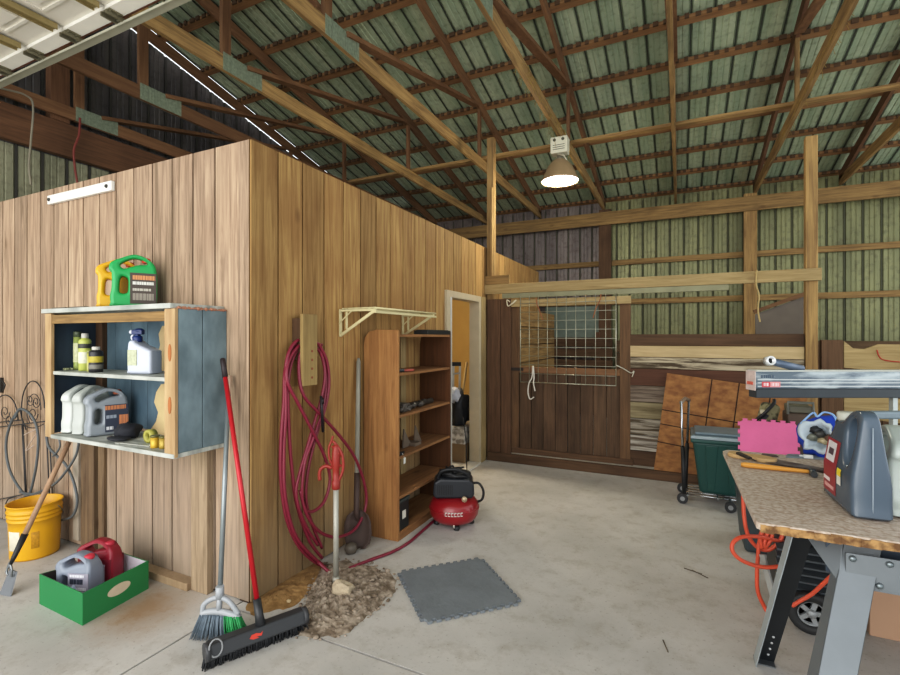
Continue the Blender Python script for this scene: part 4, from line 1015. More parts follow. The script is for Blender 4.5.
m = MB().blob(at(342, 589, Z=.058), (.066, .046, .044), 2, .55, 1.6, Matrix.Rotation(.5, 3, 'Z'))
for f in m.bm.faces: f.smooth = False
o = build('concrete_chunk', m, plain('#b5a68e', .9, 0, .15, 20, .5), bevel=.008); tag(o, 'lump of broken concrete at the foot of the yard hydrant', 'rock')
o = build('pebble', MB().blob(at(289, 601, Z=.018), (.016, .012, .010), 1, .3), plain('#c7b18a', .9)); tag(o, 'single small pale pebble on the tan dirt', 'pebble')

# yard hydrant ---------------------------------------------------------------------
hy = at(336, 586, Z=0)
t = thing('yard_hydrant', 'freeze proof yard hydrant, grey standpipe with a red head, rising from gravel', 'hydrant', (hy.x, hy.y, 0))
build('standpipe', MB().tube([hy, hy+Vector((0, 0, .60))], .0165, 14).tube([hy+Vector((0, 0, .02)), hy+Vector((0, 0, .06))], .021, 14), plain('#a9a79c', .5, .3), t)
RH = plain('#8f2e24', .45, 0, .12, 12)
def hq(px, py): return at(px, py, D=(hy.y*CA-hy.x*SA))
m = MB(); z0 = .585
m.lathe([(.022, z0), (.026, z0+.005), (.026, z0+.05), (.02, z0+.055), (.02, z0+.12), (.024, z0+.13), (.026, z0+.18), (.024, z0+.22), (.018, z0+.25), (.012, z0+.27)], (hy.x, hy.y, 0), 16)
hd = build('head', m, RH, t)
m = MB().tube(spline([hq(331, 467), hq(326, 466), hq(321, 469), hq(319, 474), hq(320, 479)]), [.016]*25, 10) if False else MB().tube(spline([hq(332, 468), hq(326, 466), hq(321, 469), hq(319.5, 474), hq(320, 480)], 4), .011, 10)
build('spout', m, RH, t)
m = MB().tube(spline([hq(338, 482), hq(343, 470), hq(342.5, 456), hq(338, 447), hq(333, 441)], 4), .009, 8).tube(spline([hq(333, 467), hq(329.5, 458), hq(329, 448), hq(331.5, 441), hq(333, 436)], 4), .007, 8)
m.tube([hq(332, 446), hq(342, 456)], .009, 8).tube([hq(331, 462), hq(342, 466)], .008, 8)
build('lever', m, RH, t)
# shovel ---------------------------------------------------------------------------
st, sb = at(358.5, 358, X=RX+.03), Vector((RX+.075, 2.72, .30))
sb = at(356.5, 512, X=RX+.09)
t = thing('shovel', 'shovel with weathered grey handle and rusty blade leaning beside the bookcase', 'shovel', (sb.x, sb.y, 0))
build('handle', MB().tube([sb, (sb+st)/2, st-Vector((0, 0, .03)), st], [.018, .017, .016, .008], 12), wood('#8d8a7e', '#a9a698', 'z', knots=0, stain=.2), t)
m = MB(); rows = []
bw = [(.0, .035), (.03, .075), (.08, .095), (.16, .10), (.22, .085), (.265, .045), (.285, .012)]
for dz, w in bw:
    row = []
    for k in range(7):
        a = -1+2*k/6
        row.append(m.bm.verts.new((sb.x+.01+dz*.10+a*w*.85, sb.y-dz*.12+a*w*.5+.03*(1-a*a), max(.004, sb.z+.01-dz*1.0))))
    rows.append(row)
for i in range(len(rows)-1):
    for k in range(6): m._f([rows[i][k], rows[i][k+1], rows[i+1][k+1], rows[i+1][k]], True)
build('blade', m, plain('#4b3a33', .6, .2, .3, 12), t, solid=.003)
build('socket', MB().tube([sb+(st-sb)*.25, sb, sb-Vector((-.01, 0, .06))], [.021, .021, .012], 12), plain('#4d3c36', .6, .2), t)
o = build('round_float', MB().lathe([(0, 0), (.035, .004), (.045, .03), (.04, .055), (.02, .07), (0, .072)], at(351, 553, Z=0)+Vector((.0, 0, .0)), 18), plain('#5e564c', .5)); tag(o, 'small dark dome shaped cap on the floor by the shovel blade', 'cap')

# bookcase ------------------------------------------------------------------------
X0, X1, Y0, Y1 = RX+.005, -1.862, 2.985, 3.86+.02
BC = wood('#835d3a', '#a97f50', 'z', contrast=1.3, knots=.8, stain=.4, stainc='#7d5230'); BCx = wood('#755338', '#9a7148', 'y', knots=.5, stain=.3, stainc='#6e4a2c')
BCI = wood('#573823', '#70492c', 'z', knots=.5, stain=.3)
t = thing('bookcase', 'narrow pine bookcase with open back standing against the plank wall', 'bookcase', ((X0+X1)/2, (Y0+Y1)/2, 0))
My = Matrix.Identity(4)
prof = [(X0, 0), (X1, 0), (X1, 1.555)]+[(X0+.12, 1.56), (X0+.05, 1.545), (X0+.01, 1.50), (X0, 1.44)]
build('side_panel', MB().prism(prof, Y0, Y0+.022), BC, t, .003)
build('side_panel', MB().prism(prof, Y1-.022, Y1), BCI, t, .003)
for z in (1.525, 1.235, .925, .62, .325, .06):
    build('shelf', MB().box(X0+.01, X1, Y0+.0225, Y1-.0225, z-.02, z), BCx, t, .002)
build('back_strip', MB().box(X0, X0+.015, 3.50, 3.585, .02, 1.52), W_PALE['z'], t)
build('kick_board', MB().box(X1-.02, X1-.002, Y0+.0225, Y1-.0225, 0, .038), BCx, t)
def sp(u, k): return Vector((X0+.02+(X1-X0-.04)*u, Y0+.03+(Y1-Y0-.06)*k, 0))
o = build('flat_box', MB().box(X1-.13, X1-.0, 3.44, 3.87, 1.5255, 1.56).box(X1-.12, X1-.01, 3.46, 3.85, 1.56, 1.565), plain('#1d1f1f', .5), bevel=.008); tag(o, 'flat black case lying on top of the bookcase', 'case')
t = thing('tool_pliers', 'small pliers with a red grip on the second bookcase shelf', 'pliers', (X1-.06, 3.13, 1.236))
m = MB().tube([(X1-.10, 3.09, 1.25), (X1-.05, 3.15, 1.247)], .012).blob((X1-.12, 3.07, 1.255), (.03, .02, .018), 1, .2); build('jaws', m, DKGREY, t)
build('grip', MB().tube([(X1-.05, 3.15, 1.247), (X1-.03, 3.21, 1.245), (X1-.03, 3.26, 1.245)], .009).tube([(X1-.06, 3.15, 1.247), (X1-.06, 3.22, 1.245), (X1-.055, 3.26, 1.245)], .009), plain('#b0564a', .5), t)
t = thing('tool_bar', 'dark metal bar tool lying along the third bookcase shelf', 'tool', (X1-.08, 3.35, .926))
m = MB().tube([(X1-.10, 3.10, .955), (X1-.08, 3.66, .955)], .022, 10)
for k in range(5): m.blob((X1-.07+random.uniform(-.03, .03), 3.10+k*.11, .955), (.03, .035, .026), 2, .4)
build('shaft', m, plain('#514c47', .5, .5, .3, 20), t)
build('clamp', MB().box(X1-.12, X1-.04, 3.13, 3.22, .927, .99).tube([(X1-.06, 3.16, .96), (X1-.02, 3.20, .94)], .01), plain('#6d6862', .5, .5), t, .006)
t = thing('wedge_bracket', 'grey triangular bracket pieces standing on the fourth bookcase shelf', 'bracket', (X1-.12, 3.4, .621))
m = MB()
for k in (0, .18): m.prism([(-.06, 0), (.07, 0), (-.04, .15)], -.006, .006, Matrix.Translation((X1-.12, 3.30+k, .621)) @ Matrix.Rotation(PI/2+.3*k, 4, 'Z'))
m.prism([(-.05, 0), (.06, 0), (.06, .025), (-.05, .025)], -.05, .05, Matrix.Translation((X1-.12, 3.39, .621)))
build('plates', m, plain('#75685a', .6, .2), t)
t = thing('small_clamp', 'little spring clamp hanging at the front corner of the fourth shelf', 'clamp', (X1, 3.05, .58))
build('jaw', MB().box(X1-.07, X1-.01, 3.02, 3.06, .622, .645).tube([(X1-.03, 3.04, .635), (X1-.02, 3.10, .632)], .008), BLACK, t)
build('tag_piece', MB().box(X1+.001, X1+.004, 3.06, 3.085, .555, .60).tube([(X1+.002, 3.07, .60), (X1-.01, 3.06, .635)], .002), plain('#d8d6d0', .5), t)
t = thing('battery_box', 'small black box with white sticker on the lowest bookcase shelf', 'box', (X1-.10, 3.07, .061))
build('body', MB().box(X1-.17, X1-.01, 3.015, 3.16, .061, .27), plain('#1e2220', .5), t, .008)
build('lid', MB().box(X1-.175, X1-.005, 3.01, 3.165, .27, .29), plain('#3b4340', .5), t, .004)
build('sticker', MB().box(X1-.0095, X1-.008, 3.06, 3.11, .14, .20), plain('#d6d4c8', .5), t)

# wire shelf bracket above -----------------------------------------------------------
t = thing('bracket_shelf', 'cream wire bracket shelf fixed to the wall above the bookcase', 'shelf', (RX, 3.1, 1.6))
CRM = plain('#cfc59a', .5, 0, .08)
for y in (2.71, 3.555):
    m = MB(); z = 1.69
    m.box(RX+.001, RX+.012, y-.012, y+.012, 1.505, z+.01); m.box(RX+.012, RX+.31, y-.012, y+.012, z-.008, z+.006)
    m.beam((RX+.008, y, 1.515), (RX+.30, y, z-.004), .02, .012, (0, 1, 0)); m.beam((RX+.06, y, z-.004), (RX+.06, y, 1.56), .018, .006, (0, 1, 0))
    m.beam((RX+.01, y-.02, 1.60), (RX+.12, y-.02, z-.004), .008, .008, (0, 1, 0))
    build('bracket', m, CRM, t, .002)
m = MB()
for x in (.03, .09, .15, .21, .26, .305): m.tube([(RX+x, 2.70, 1.703), (RX+x, 3.60, 1.703)], .007 if x > .25 else .004, 6)
m.box(RX+.295, RX+.312, 2.70, 3.60, 1.668, 1.684)
build('rails', m, CRM, t)
m = MB(); y = 2.72
while y < 3.6: m.tube([(RX+.02, y, 1.708), (RX+.305, y, 1.708)], .0025, 5); y += .06
build('cross_wires', m, CRM, t)

# compressor -------------------------------------------------------------------------
cp = at(454, 514, Z=0)
cp = Vector((-1.645, 3.487, 0))
t = thing('air_compressor', 'red pancake air compressor with a black motor shroud on the floor by the bookcase', 'compressor', cp)
TKR = plain('#8e1a22', .3, 0, .06, 5, coat=.3)
tk = build('tank', MB().lathe([(0, .022), (.11, .024), (.165, .045), (.193, .085), (.20, .13), (.193, .175), (.167, .21), (.11, .232), (0, .236)], cp, 40), TKR, t)
build('weld_band', MB().lathe([(.1995, .132), (.2035, .134), (.2035, .146), (.1995, .148)], cp, 40), TKR, tk)
m = MB()
fd = Vector((SA*1, -CA, 0)); fd = (-(cp)).normalized(); fd.z = 0; sd = Vector((-fd.y, fd.x, 0))
for k, a in enumerate((-.35, -.23, -.11, .01, .13, .25)):
    for z0, z1 in ((.125, .131), (.149, .155), ):
        d0 = fd*math.cos(a)+sd*math.sin(a); d1 = fd*math.cos(a+.085)+sd*math.sin(a+.085)
        m.hexa([cp+d0*.2+Vector((0, 0, z0)), cp+d1*.2+Vector((0, 0, z0)), cp+d1*.205+Vector((0, 0, z0)), cp+d0*.205+Vector((0, 0, z0)), cp+d0*.2+Vector((0, 0, z1)), cp+d1*.2+Vector((0, 0, z1)), cp+d1*.205+Vector((0, 0, z1)), cp+d0*.205+Vector((0, 0, z1))])
    d0 = fd*math.cos(a+.0)+sd*math.sin(a+.0); d1 = fd*math.cos(a+.02)+sd*math.sin(a+.02)
    m.hexa([cp+d0*.2+Vector((0, 0, .125)), cp+d1*.2+Vector((0, 0, .125)), cp+d1*.205+Vector((0, 0, .125)), cp+d0*.205+Vector((0, 0, .125)), cp+d0*.2+Vector((0, 0, .155)), cp+d1*.2+Vector((0, 0, .155)), cp+d1*.205+Vector((0, 0, .155)), cp+d0*.205+Vector((0, 0, .155))])
build('white_lettering', m, plain('#cfc6c0', .5), tk)
for a in (.5, 2.1, 3.7, 5.3):
    q = cp+Vector((.14*math.cos(a), .14*math.sin(a), 0)); build('rubber_foot', MB().lathe([(.022, 0), (.026, .008), (.020, .035)], q, 12), BLACK, t)
Ms = Matrix.Translation(cp) @ Matrix.Rotation(math.atan2(fd.y, fd.x)+PI/2, 4, 'Z')
m = MB().prism([(-.155, .235), (.145, .235), (.16, .27), (.155, .355), (.12, .385), (-.11, .39), (-.16, .36), (-.165, .27)], -.12, .11, Ms)
sh = build('motor_shroud', m, plain('#22252b', .45, 0, .2, 10), t, .018)
m = MB()
for k in range(9): m.box(-.13+k*.014, -.124+k*.014, -.1225, -.119, .265, .345, Ms)
build('vent_slots', m, plain('#0f1012', .6), sh)
m = MB().blob(cp+Vector((0, 0, .40)), (.13, .10, .035), 3, .4, 3)
m.tube(spline([Ms @ Vector(p) for p in ((-.13, -.06, .375), (-.10, -.08, .44), (-.0, -.09, .46), (.08, -.08, .43), (.12, -.05, .385))]), .014)
for k in range(5): m.tube(spline([cp+Vector((random.uniform(-.1, .1), random.uniform(-.09, .09), random.uniform(.40, .44))) for q in range(4)]), .008, 6)
build('cord_bundle', m, BLACK, t)
build('motor_hose', MB().tube(spline([Ms @ Vector(p) for p in ((.15, -.02, .33), (.20, -.03, .33), (.235, -.03, .27), (.225, -.02, .20), (.18, 0, .17))]), .010), BLACK, t)
build('gauge', MB().lathe([(.022, 0), (.022, .012), (0, .013)], seg=16, M=Ms @ Matrix.Translation((.08, -.15, .245)) @ Matrix.Rotation(PI/2, 4, 'X')), plain('#b9a58a', .4, .4), t)
build('drain_valve', MB().tube([cp+fd*.14+Vector((0, 0, .05)), cp+fd*.15+Vector((0, 0, .018))], .008), plain('#d4cfc4', .3, .6), t)

# rubber mat --------------------------------------------------------------------------
mc = [at(398, 573, Z=0), at(481, 558, Z=0), at(522, 606, Z=0), at(423, 627, Z=0)]
def puzzle(n, side, tooth, w):
    """outline of an interlocking foam tile, centre at 0"""
    P = []; h = side/2; st = side/n
    for e in range(4):
        ca, sa = [(1, 0), (0, 1), (-1, 0), (0, -1)][e]
        for k in range(n):
            a = -h+k*st
            for (u, v) in ((a+st*.22, -h), (a+st*.16, -h-tooth), (a+st*(.84-w), -h-tooth), (a+st*(.78-w), -h)):
                P.append((u*ca-v*sa, u*sa+v*ca))
    return P
mcx = sum(mc, Vector())/4; e = (mc[2]-mc[3]); mr = math.atan2(e.y, e.x)
M = Matrix.Translation((mcx.x, mcx.y, .002)) @ Matrix.Rotation(mr, 4, 'Z') @ Matrix.Rotation(-PI/2, 4, 'X')
o = build('rubber_mat', MB().prism(puzzle(11, .55, .02, .12), 0, .014, Matrix.Translation((mcx.x, mcx.y, .002)) @ Matrix.Rotation(mr, 4, 'Z') @ Matrix(((1, 0, 0, 0), (0, 0, 1, 0), (0, 1, 0, 0), (0, 0, 0, 1)))), plain('#757b80', .8, 0, .2, 5, .4)); tag(o, 'square grey rubber floor mat tile with interlocking toothed edges', 'mat')

# things inside the plank room, seen through the doorway ---------------------------------
def ii(px, py, D): return at(px, py, D=D)
D0 = 6.2
t = thing('step_ladder', 'white and grey ladder standing inside the yellow room', 'ladder', (*ii(456, 470, D0).xy, 0))
for a in (453.5, 460): build('rail', MB().beam(ii(a, 366, D0), ii(a-2, 455, D0), .03, .03), plain('#c4c6c2', .4, .3), t)
for k in range(5): build('rung', MB().beam(ii(453, 374+k*15, D0), ii(460, 373+k*15, D0), .04, .02), plain('#a7aaa6', .4, .3), t)
build('top_cap', MB().beam(ii(452, 364, D0), ii(461, 364, D0), .05, .05), BLACK, t)
o = build('wooden_pole', MB().tube([ii(467, 362, 5.9), ii(461, 404, 5.9), ii(452, 474, 5.9)], .016, 8), W_PALE['z']); tag(o, 'orange tinted wooden pole leaning inside the doorway', 'pole')
t = thing('storage_carton', 'white printed carton under the black bag inside the doorway', 'carton', (*ii(459, 460, 5.9).xy, 0))
q = ii(459, 460, 5.9)
build('carton', MB().box(q.x-.14, q.x+.14, q.y-.15, q.y+.15, .0, .42), two_tone('#8c857c', '#d4d1ca', 14, .42, .56), t, .004)
build('lower_carton', MB().box(q.x-.15, q.x+.15, q.y-.16, q.y+.16, .0, .22), plain('#8a7354', .8), t, .004)
t = thing('black_bag', 'crumpled black bag piled on the carton inside the doorway', 'bag', (q.x, q.y, .42))
build('bag', MB().blob((q.x, q.y, .62), (.13, .13, .24), 3, .5, 3), plain('#1f2126', .6), t)
build('white_cloth', MB().blob((q.x-.05, q.y-.12, .80), (.11, .07, .10), 3, .35, 2), plain('#b9bcc6', .7), t)
o = build('thin_rod', MB().tube([at(463, 418, X=RX+.05), at(466, 440, X=RX+.06), at(467, 476, X=RX+.10)], .006), BLACK); tag(o, 'thin black rod standing in the open doorway', 'rod')

# ================================================================= RIGHT SIDE
TZT = .868
t = thing('workbench_top', 'thick weathered particle board bench top lying on grey metal sawhorses', 'bench top', (1.3, 2.5, .834))
PB = two_tone('#a18e7e', '#c0b4a8', 55, .36, .64, .8, bump=.3)
m = MB(); M_e = MB()
pts = [(.245, 1.925), (.236, 1.935), (.215, 3.06), (.24, 3.10), (2.45, 3.12), (2.45, 1.94)]
poly = [(x, y) for x, y in pts]
b = MB(); 
Mz = Matrix(((1, 0, 0, 0), (0, 0, 1, 0), (0, 1, 0, 0), (0, 0, 0, 1)))
b.prism(poly, .843, TZT, Mz); build('board', b, PB, t, .003)
e = MB(); random.seed(3)
x = .247
while x < 2.44:          # splintered raw edge
    w = random.uniform(.012, .03); e.box(x, min(x+w, 2.45), 1.925-random.uniform(.0, .004)+.001*0+.0035*(x-.262), 1.95, .834+random.uniform(0, .005), TZT-.002-random.uniform(0, .005)); x += w
build('raw_edge', e, two_tone('#66492d', '#a58356', 30, .4, .6, .9, bump=.4), t)
e = MB(); e.box(.26, 2.44, 1.955, 3.095, .836, .8425); build('under_ply', e, plain('#8a6a44', .9), t)
SH = plain('#757b7f', .45, .3, .14, 7); SHL = plain('#a6afb3', .45, .2, .14, 7); SHD = plain('#23272b', .5, .2, .2)  # SHD paints the shade inside the far leg's channel near black
def sawhorse(X, lb):
    t = thing('sawhorse', lb, 'sawhorse', (X, 2.1, 0), group='grey steel sawhorses under the bench top')
    dx = -.10 if X < 1 else .10
    s = 1 if X < 1 else -1
    # near leg: broad outward face and bright side face
    a, b2 = Vector((X+.10*s, 2.025, .825)), Vector((X-.17*s, 1.56, .0))
    a0, b0 = Vector((X+.085, 2.06, .825)), Vector((X+.0, 1.60, 0))
    m = MB()
    tw, bw_ = .10, .085
    m.hexa([b2+Vector((-bw_/2, 0, 0)), b2+Vector((bw_/2, 0, 0)), b2+Vector((bw_/2, .004, 0)), b2+Vector((-bw_/2, .004, 0)),
            a+Vector((-tw/2, 0, 0)), a+Vector((tw/2, 0, 0)), a+Vector((tw/2, .004, 0)), a+Vector((-tw/2, .004, 0))])
    for q in (-1, 1):
        m.hexa([b2+Vector((q*bw_/2, .0, 0)), b2+Vector((q*(bw_/2-.004), .0, 0)), b2+Vector((q*(bw_/2-.004), .13, 0)), b2+Vector((q*bw_/2, .13, 0)),
                a+Vector((q*tw/2, .0, 0)), a+Vector((q*(tw/2-.004), .0, 0)), a+Vector((q*(tw/2-.004), .06, 0)), a+Vector((q*tw/2, .06, 0))])
    build('leg', m, SH, t, .002)
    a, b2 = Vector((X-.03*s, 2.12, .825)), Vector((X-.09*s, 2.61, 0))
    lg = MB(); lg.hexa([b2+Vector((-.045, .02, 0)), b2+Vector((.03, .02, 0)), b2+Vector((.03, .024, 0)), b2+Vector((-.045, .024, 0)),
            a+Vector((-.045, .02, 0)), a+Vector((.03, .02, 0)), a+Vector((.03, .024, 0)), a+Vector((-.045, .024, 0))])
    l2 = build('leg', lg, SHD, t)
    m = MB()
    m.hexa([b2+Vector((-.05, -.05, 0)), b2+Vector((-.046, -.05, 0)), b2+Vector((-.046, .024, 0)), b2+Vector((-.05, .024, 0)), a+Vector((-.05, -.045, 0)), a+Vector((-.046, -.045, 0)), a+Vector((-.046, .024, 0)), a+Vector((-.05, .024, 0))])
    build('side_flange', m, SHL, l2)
    m = MB()
    for k in range(4):
        p = b2+(a-b2)*(.06+.05*k)+Vector((0, .0185, 0)); m.lathe([(.006, 0), (.005, .003), (0, .004)], seg=8, M=Matrix.Translation(p) @ Matrix.Rotation(PI/2, 4, 'X'))
    build('rivet', m, plain('#cfd2d2', .4, .5), l2)
    build('foot', MB().box(b2.x-.05, b2.x+.03, b2.y-.025, b2.y+.035, 0, .006), STEEL, t)
    P = [Vector((X+.045*s, 2.02, .825)), Vector((X-.065*s, 2.13, .825)), Vector((X+.02*s, 1.955, .70))]
    m = MB(); v = [m.bm.verts.new(p) for p in P]; v2 = [m.bm.verts.new(p+Vector((-.003, 0, 0))) for p in P]; m._f(v); m._f(v2[::-1])
    for i in range(3): m._f([v[i], v2[i], v2[(i+1) % 3], v[(i+1) % 3]])
    build('gusset', m, SH, t)
    return t
th = sawhorse(.45, 'grey steel sawhorse legs holding the near left end of the bench top')
m = MB(); m.box(.49, 2.2, 1.972, 1.978, .69, .795); m.box(.49, 2.2, 1.972, 2.02, .685, .69)
rl = build('rail', m, SH, th, .001)
m = MB(); m.box(.45, 2.2, 2.03, 2.04, .70, .833); build('inner_rail', m, plain('#3a4552', .5, .2), th)
for x, z in ((.507, .779), (.60, .779), (.575, .705), (.80, .779), (.80, .705)):
    m = MB().lathe([(.0105, 0), (.010, .004), (.006, .008), (0, .009)], seg=12, M=Matrix.Translation((x, 1.972, z)) @ Matrix.Rotation(PI/2, 4, 'X'))
    build('bolt_head', m, plain('#7d8689', .35, .7), rl)
for x, z in ((.512, .706), (.655, .779), (.665, .705)):
    m = MB().lathe([(.005, 0), (0, .0006)], seg=10, M=Matrix.Translation((x, 1.9715, z)) @ Matrix.Rotation(PI/2, 4, 'X'))
    build('bolt_hole', m, BLACK, rl)
sawhorse(2.2, 'second grey steel sawhorse under the far right of the bench top')

# jugs on the bench
t = thing('coolant_jug', 'large dark blue grey jug with red label on the front of the bench', 'jug', (.590, 2.262, TZT), PI/2+.05, local=True)
CJO = [(.0, .0), (.10, -.003), (.28, .0), (.297, .02), (.30, .10), (.298, .19), (.285, .24), (.262, .275), (.254, .30), (.252, .308), (.20, .308), (.17, .32), (.12, .352), (.07, .366), (.03, .362), (.008, .335), (.004, .26), (.0, .15), (-.003, .04)]
CJH = [[(.05, .20), (.075, .165), (.105, .19), (.125, .24), (.13, .29), (.105, .325), (.07, .335), (.045, .31), (.04, .26)]]
me = outline_mesh(smooth2(CJO, 3), [smooth2(CJH[0], 3)], .118, .018)
def cjk(z): return 1 if z < .13 else max(.40, 1-.6*((z-.13)/.235)**.9)
for v in me.vertices: v.co.y *= cjk(v.co.z); v.co.x -= .15
zm = min(v.co.z for v in me.vertices)
for v in me.vertices: v.co.z -= zm
b = build('body', MB().add_mesh(me), plain('#4d5a67', .22, 0, .05, 4), t); autosmooth(b)
m = MB().lathe([(.026, .30), (.028, .305), (.028, .315)], (.075, 0, 0), 20).lathe([(.033, .312), (.034, .318), (.034, .338), (.030, .343), (0, .343)], (.075, 0, 0), 20)
build('cap', m, plain('#b8b9ae', .45), t)
build('seam', MB().tube([(-.1535, 0, z) for z in (.01, .08, .16, .24, .32)], .0022, 6), plain('#8f9ba6', .3), b)
def side_patch(nm, x0, x1, z0, z1, c, lift, par, rough=.4, n=8):
    m = MB(); rows = []
    for i in range(n+1):
        z = z0+(z1-z0)*i/n; y = .059*cjk(z+zm)+lift
        rows.append([m.bm.verts.new((x0, y, z)), m.bm.verts.new((x1, y, z))])
    for i in range(n): m._f([rows[i][0], rows[i][1], rows[i+1][1], rows[i+1][0]])
    return build(nm, m, plain(c, rough, 0, .06, 20), par)
lb_ = side_patch('label', .0, .135, .03, .235, '#94303c', .001, t)
side_patch('pale_emblem', .03, .12, .15, .225, '#d9d7da', .0018, lb_)
side_patch('dark_band', .05, .10, .175, .20, '#5a4a55', .0024, lb_)
side_patch('pale_stripe', .02, .12, .045, .06, '#d9a5a2', .0018, lb_)
side_patch('pale_stripe', .06, .13, .07, .085, '#e3d9da', .0018, lb_)
side_patch('price_sticker', -.055, -.015, .118, .145, '#e8d23a', .0025, t)
side_patch('price_sticker', -.055, -.015, .085, .1175, '#dcdcd6', .0025, t)
jug('oil_jug', 'translucent white jug at the right edge of the picture on the bench', 'jug', (.716, 2.312, TZT), PI/2-.04, '#aab3ae', '#d8dad4', .26, .30, .10, rough=.3)
# tool case, carton, cloth
q = at(882, 430, D=2.28)
t = thing('tool_case', 'blue grey plastic tool case with a top handle behind the bench carton', 'case', (q.x, q.y, TZT), .45, local=True)
build('body', MB().box(-.10, .20, -.06, .06, 0, .20), plain('#59666d', .5), t, .015)
build('handle', MB().box(-.095, .19, -.025, .025, .245, .28).box(-.10, -.06, -.02, .02, .19, .26).box(.16, .19, -.02, .02, .19, .26), plain('#7c8b94', .45), t, .008)
q = at(885, 455, D=2.1)
t = thing('bench_carton', 'open tan cardboard carton on the bench behind the jugs', 'carton', (q.x+.04, q.y, TZT), .25, local=True)
m = MB(); m.box(-.11, .16, -.10, -.096, 0, .17).box(-.11, .16, .096, .10, 0, .17).box(-.11, -.106, -.096, .096, 0, .17).box(.156, .16, -.096, .096, 0, .17).box(-.106, .156, -.096, .096, 0, .005)
build('walls', m, plain('#a58863', .8), t)
build('flap', MB().hexa([Vector(p) for p in ((-.11, -.10, .17), (.16, -.10, .17), (.16, -.098, .173), (-.11, -.098, .173), (-.12, -.18, .155), (.17, -.18, .155), (.17, -.178, .158), (-.12, -.178, .158))]), plain('#b89a72', .8), t)
o = build('white_rag', MB().blob((q.x+.06, q.y+.01, TZT+.20), (.10, .08, .045), 3, .5, 2.5), plain('#cfd2d2', .8)); tag(o, 'crumpled white rag on top of the bench carton', 'rag')

# hammer, saw
def lay(px, py, z=TZT): return at(px, py, Z=z)
a, b2 = lay(741, 464.5, TZT+.013), lay(812, 472, TZT+.013)
t = thing('hammer', 'hammer with a yellow wooden handle lying across the bench top', 'hammer', (b2.x, b2.y, TZT))
d = (b2-a).normalized(); n_ = Vector((-d.y, d.x, 0))
build('handle', MB().tube([a, a+d*.02, a+d*.12, b2-d*.03, b2], [.010, .0135, .0125, .009, .009], 12), wood('#b07a34', '#cf9a4e', 'x', knots=0, stain=.1, rough=.4), t)
m = MB().tube([b2-n_*.055, b2-n_*.03, b2+n_*.01], [.013, .015, .012], 12).tube(spline([b2, b2+n_*.04, b2+n_*.075+Vector((0, 0, -.006))]), .009, 8); m.tube([b2-d*.012, b2+d*.012], .014, 10)
build('head', m, plain('#565a5e', .4, .7, .2), t)
a, b2 = lay(729, 453, TZT+.012), lay(776, 461, TZT+.012)
t = thing('hand_saw', 'hand saw with a pale wooden handle and a rusty brown blade', 'saw', (a.x, a.y, TZT))
d = (b2-a).normalized(); n_ = Vector((-d.y, d.x, 0)); ln = (b2-a).length
M = Matrix(((d.x, -n_.x, 0, a.x), (d.y, -n_.y, 0, a.y), (0, 0, 1, TZT+.0), (0, 0, 0, 1)))
hm = outline_mesh(smooth2([(0, -.01), (.03, -.03), (.08, -.02), (.14, -.045), (.20, -.03), (ln, -.02), (ln, .03), (.17, .05), (.12, .04), (.06, .055), (.01, .04)], 3), [smooth2([(.05, .0), (.09, .005), (.12, .012), (.10, .025), (.06, .028), (.045, .015)], 3)], .022, .006)
Mh = M @ Matrix(((1, 0, 0, 0), (0, 0, 1, 0), (0, 1, 0, .012), (0, 0, 0, 1)))
b = build('handle', MB().add_mesh(hm, Mh), wood('#b08e60', '#cdb082', 'x', knots=0, stain=.1, rough=.5), t); autosmooth(b)
bl = MB(); 
P = [(ln-.03, -.05), (ln+.36, -.015), (ln+.36, .02), (ln-.03, .055)]
bl.prism(P, .009, .0105, M @ Mz)
build('blade', bl, two_tone('#5d4c46', '#7c706b', 12, .4, .6, .5, .5), t)
o = build('utility_knife', MB().beam(lay(738, 453, TZT+.032), lay(750, 458.5, TZT+.032), .022, .012).beam(lay(750, 458.5, TZT+.032), lay(756, 461, TZT+.031), .014, .003), plain('#2c2422', .5), bevel=.003); tag(o, 'dark narrow knife lying across the saw handle', 'knife')
a = lay(765, 451, TZT+.02)
o = build('scrap_blade', MB().prism([(-.05, 0), (.05, .0), (.035, .012), (-.03, .02)], -.003, .003, Matrix.Translation(lay(769, 457, TZT)) @ Matrix.Rotation(.4, 4, 'Z')), plain('#6a615c', .5, .4)); tag(o, 'small upturned brown metal scrap behind the hammer', 'scrap')
# blue bag
bc = at(822, 437, D=2.52); bc.z = TZT+.105
t = thing('blue_bag', 'blue cloth bag with a white lining lying open and full of parts', 'bag', (bc.x, bc.y, TZT))
Rv0 = Vector((CA, SA, 0)); ax = (Vector((0, 0, 1.2))-bc).normalized(); ax = (ax*.75-Rv0*.75+Vector((0, 0, .35))).normalized()
uu = ax.cross(Vector((0, 0, 1))).normalized(); vv = uu.cross(ax)
Mb = Matrix(((uu.x, vv.x, ax.x, bc.x), (uu.y, vv.y, ax.y, bc.y), (uu.z, vv.z, ax.z, bc.z), (0, 0, 0, 1)))
def ringy(prof, wob, seg=32):
    m = MB(); rows = []
    for (r, z) in prof:
        row = []
        for k in range(seg):
            a = 2*PI*k/seg; rr = r*(1+wob*noise.noise(Vector((math.cos(a)*2.2, math.sin(a)*2.2, z*14))))
            p = Mb @ Vector((rr*math.cos(a), rr*math.sin(a), z)); p.z = max(p.z, TZT+.002); row.append(m.bm.verts.new(p))
        rows.append(row)
    for i in range(len(rows)-1):
        for k in range(seg): m._f([rows[i][k], rows[i][(k+1) % seg], rows[i+1][(k+1) % seg], rows[i+1][k]], True)
    return m
build('cloth', ringy([(.02, -.17), (.085, -.15), (.115, -.08), (.118, -.01), (.105, .02), (.085, .035)], .30), plain('#1f48b8', .8, 0, .15, 8), t)
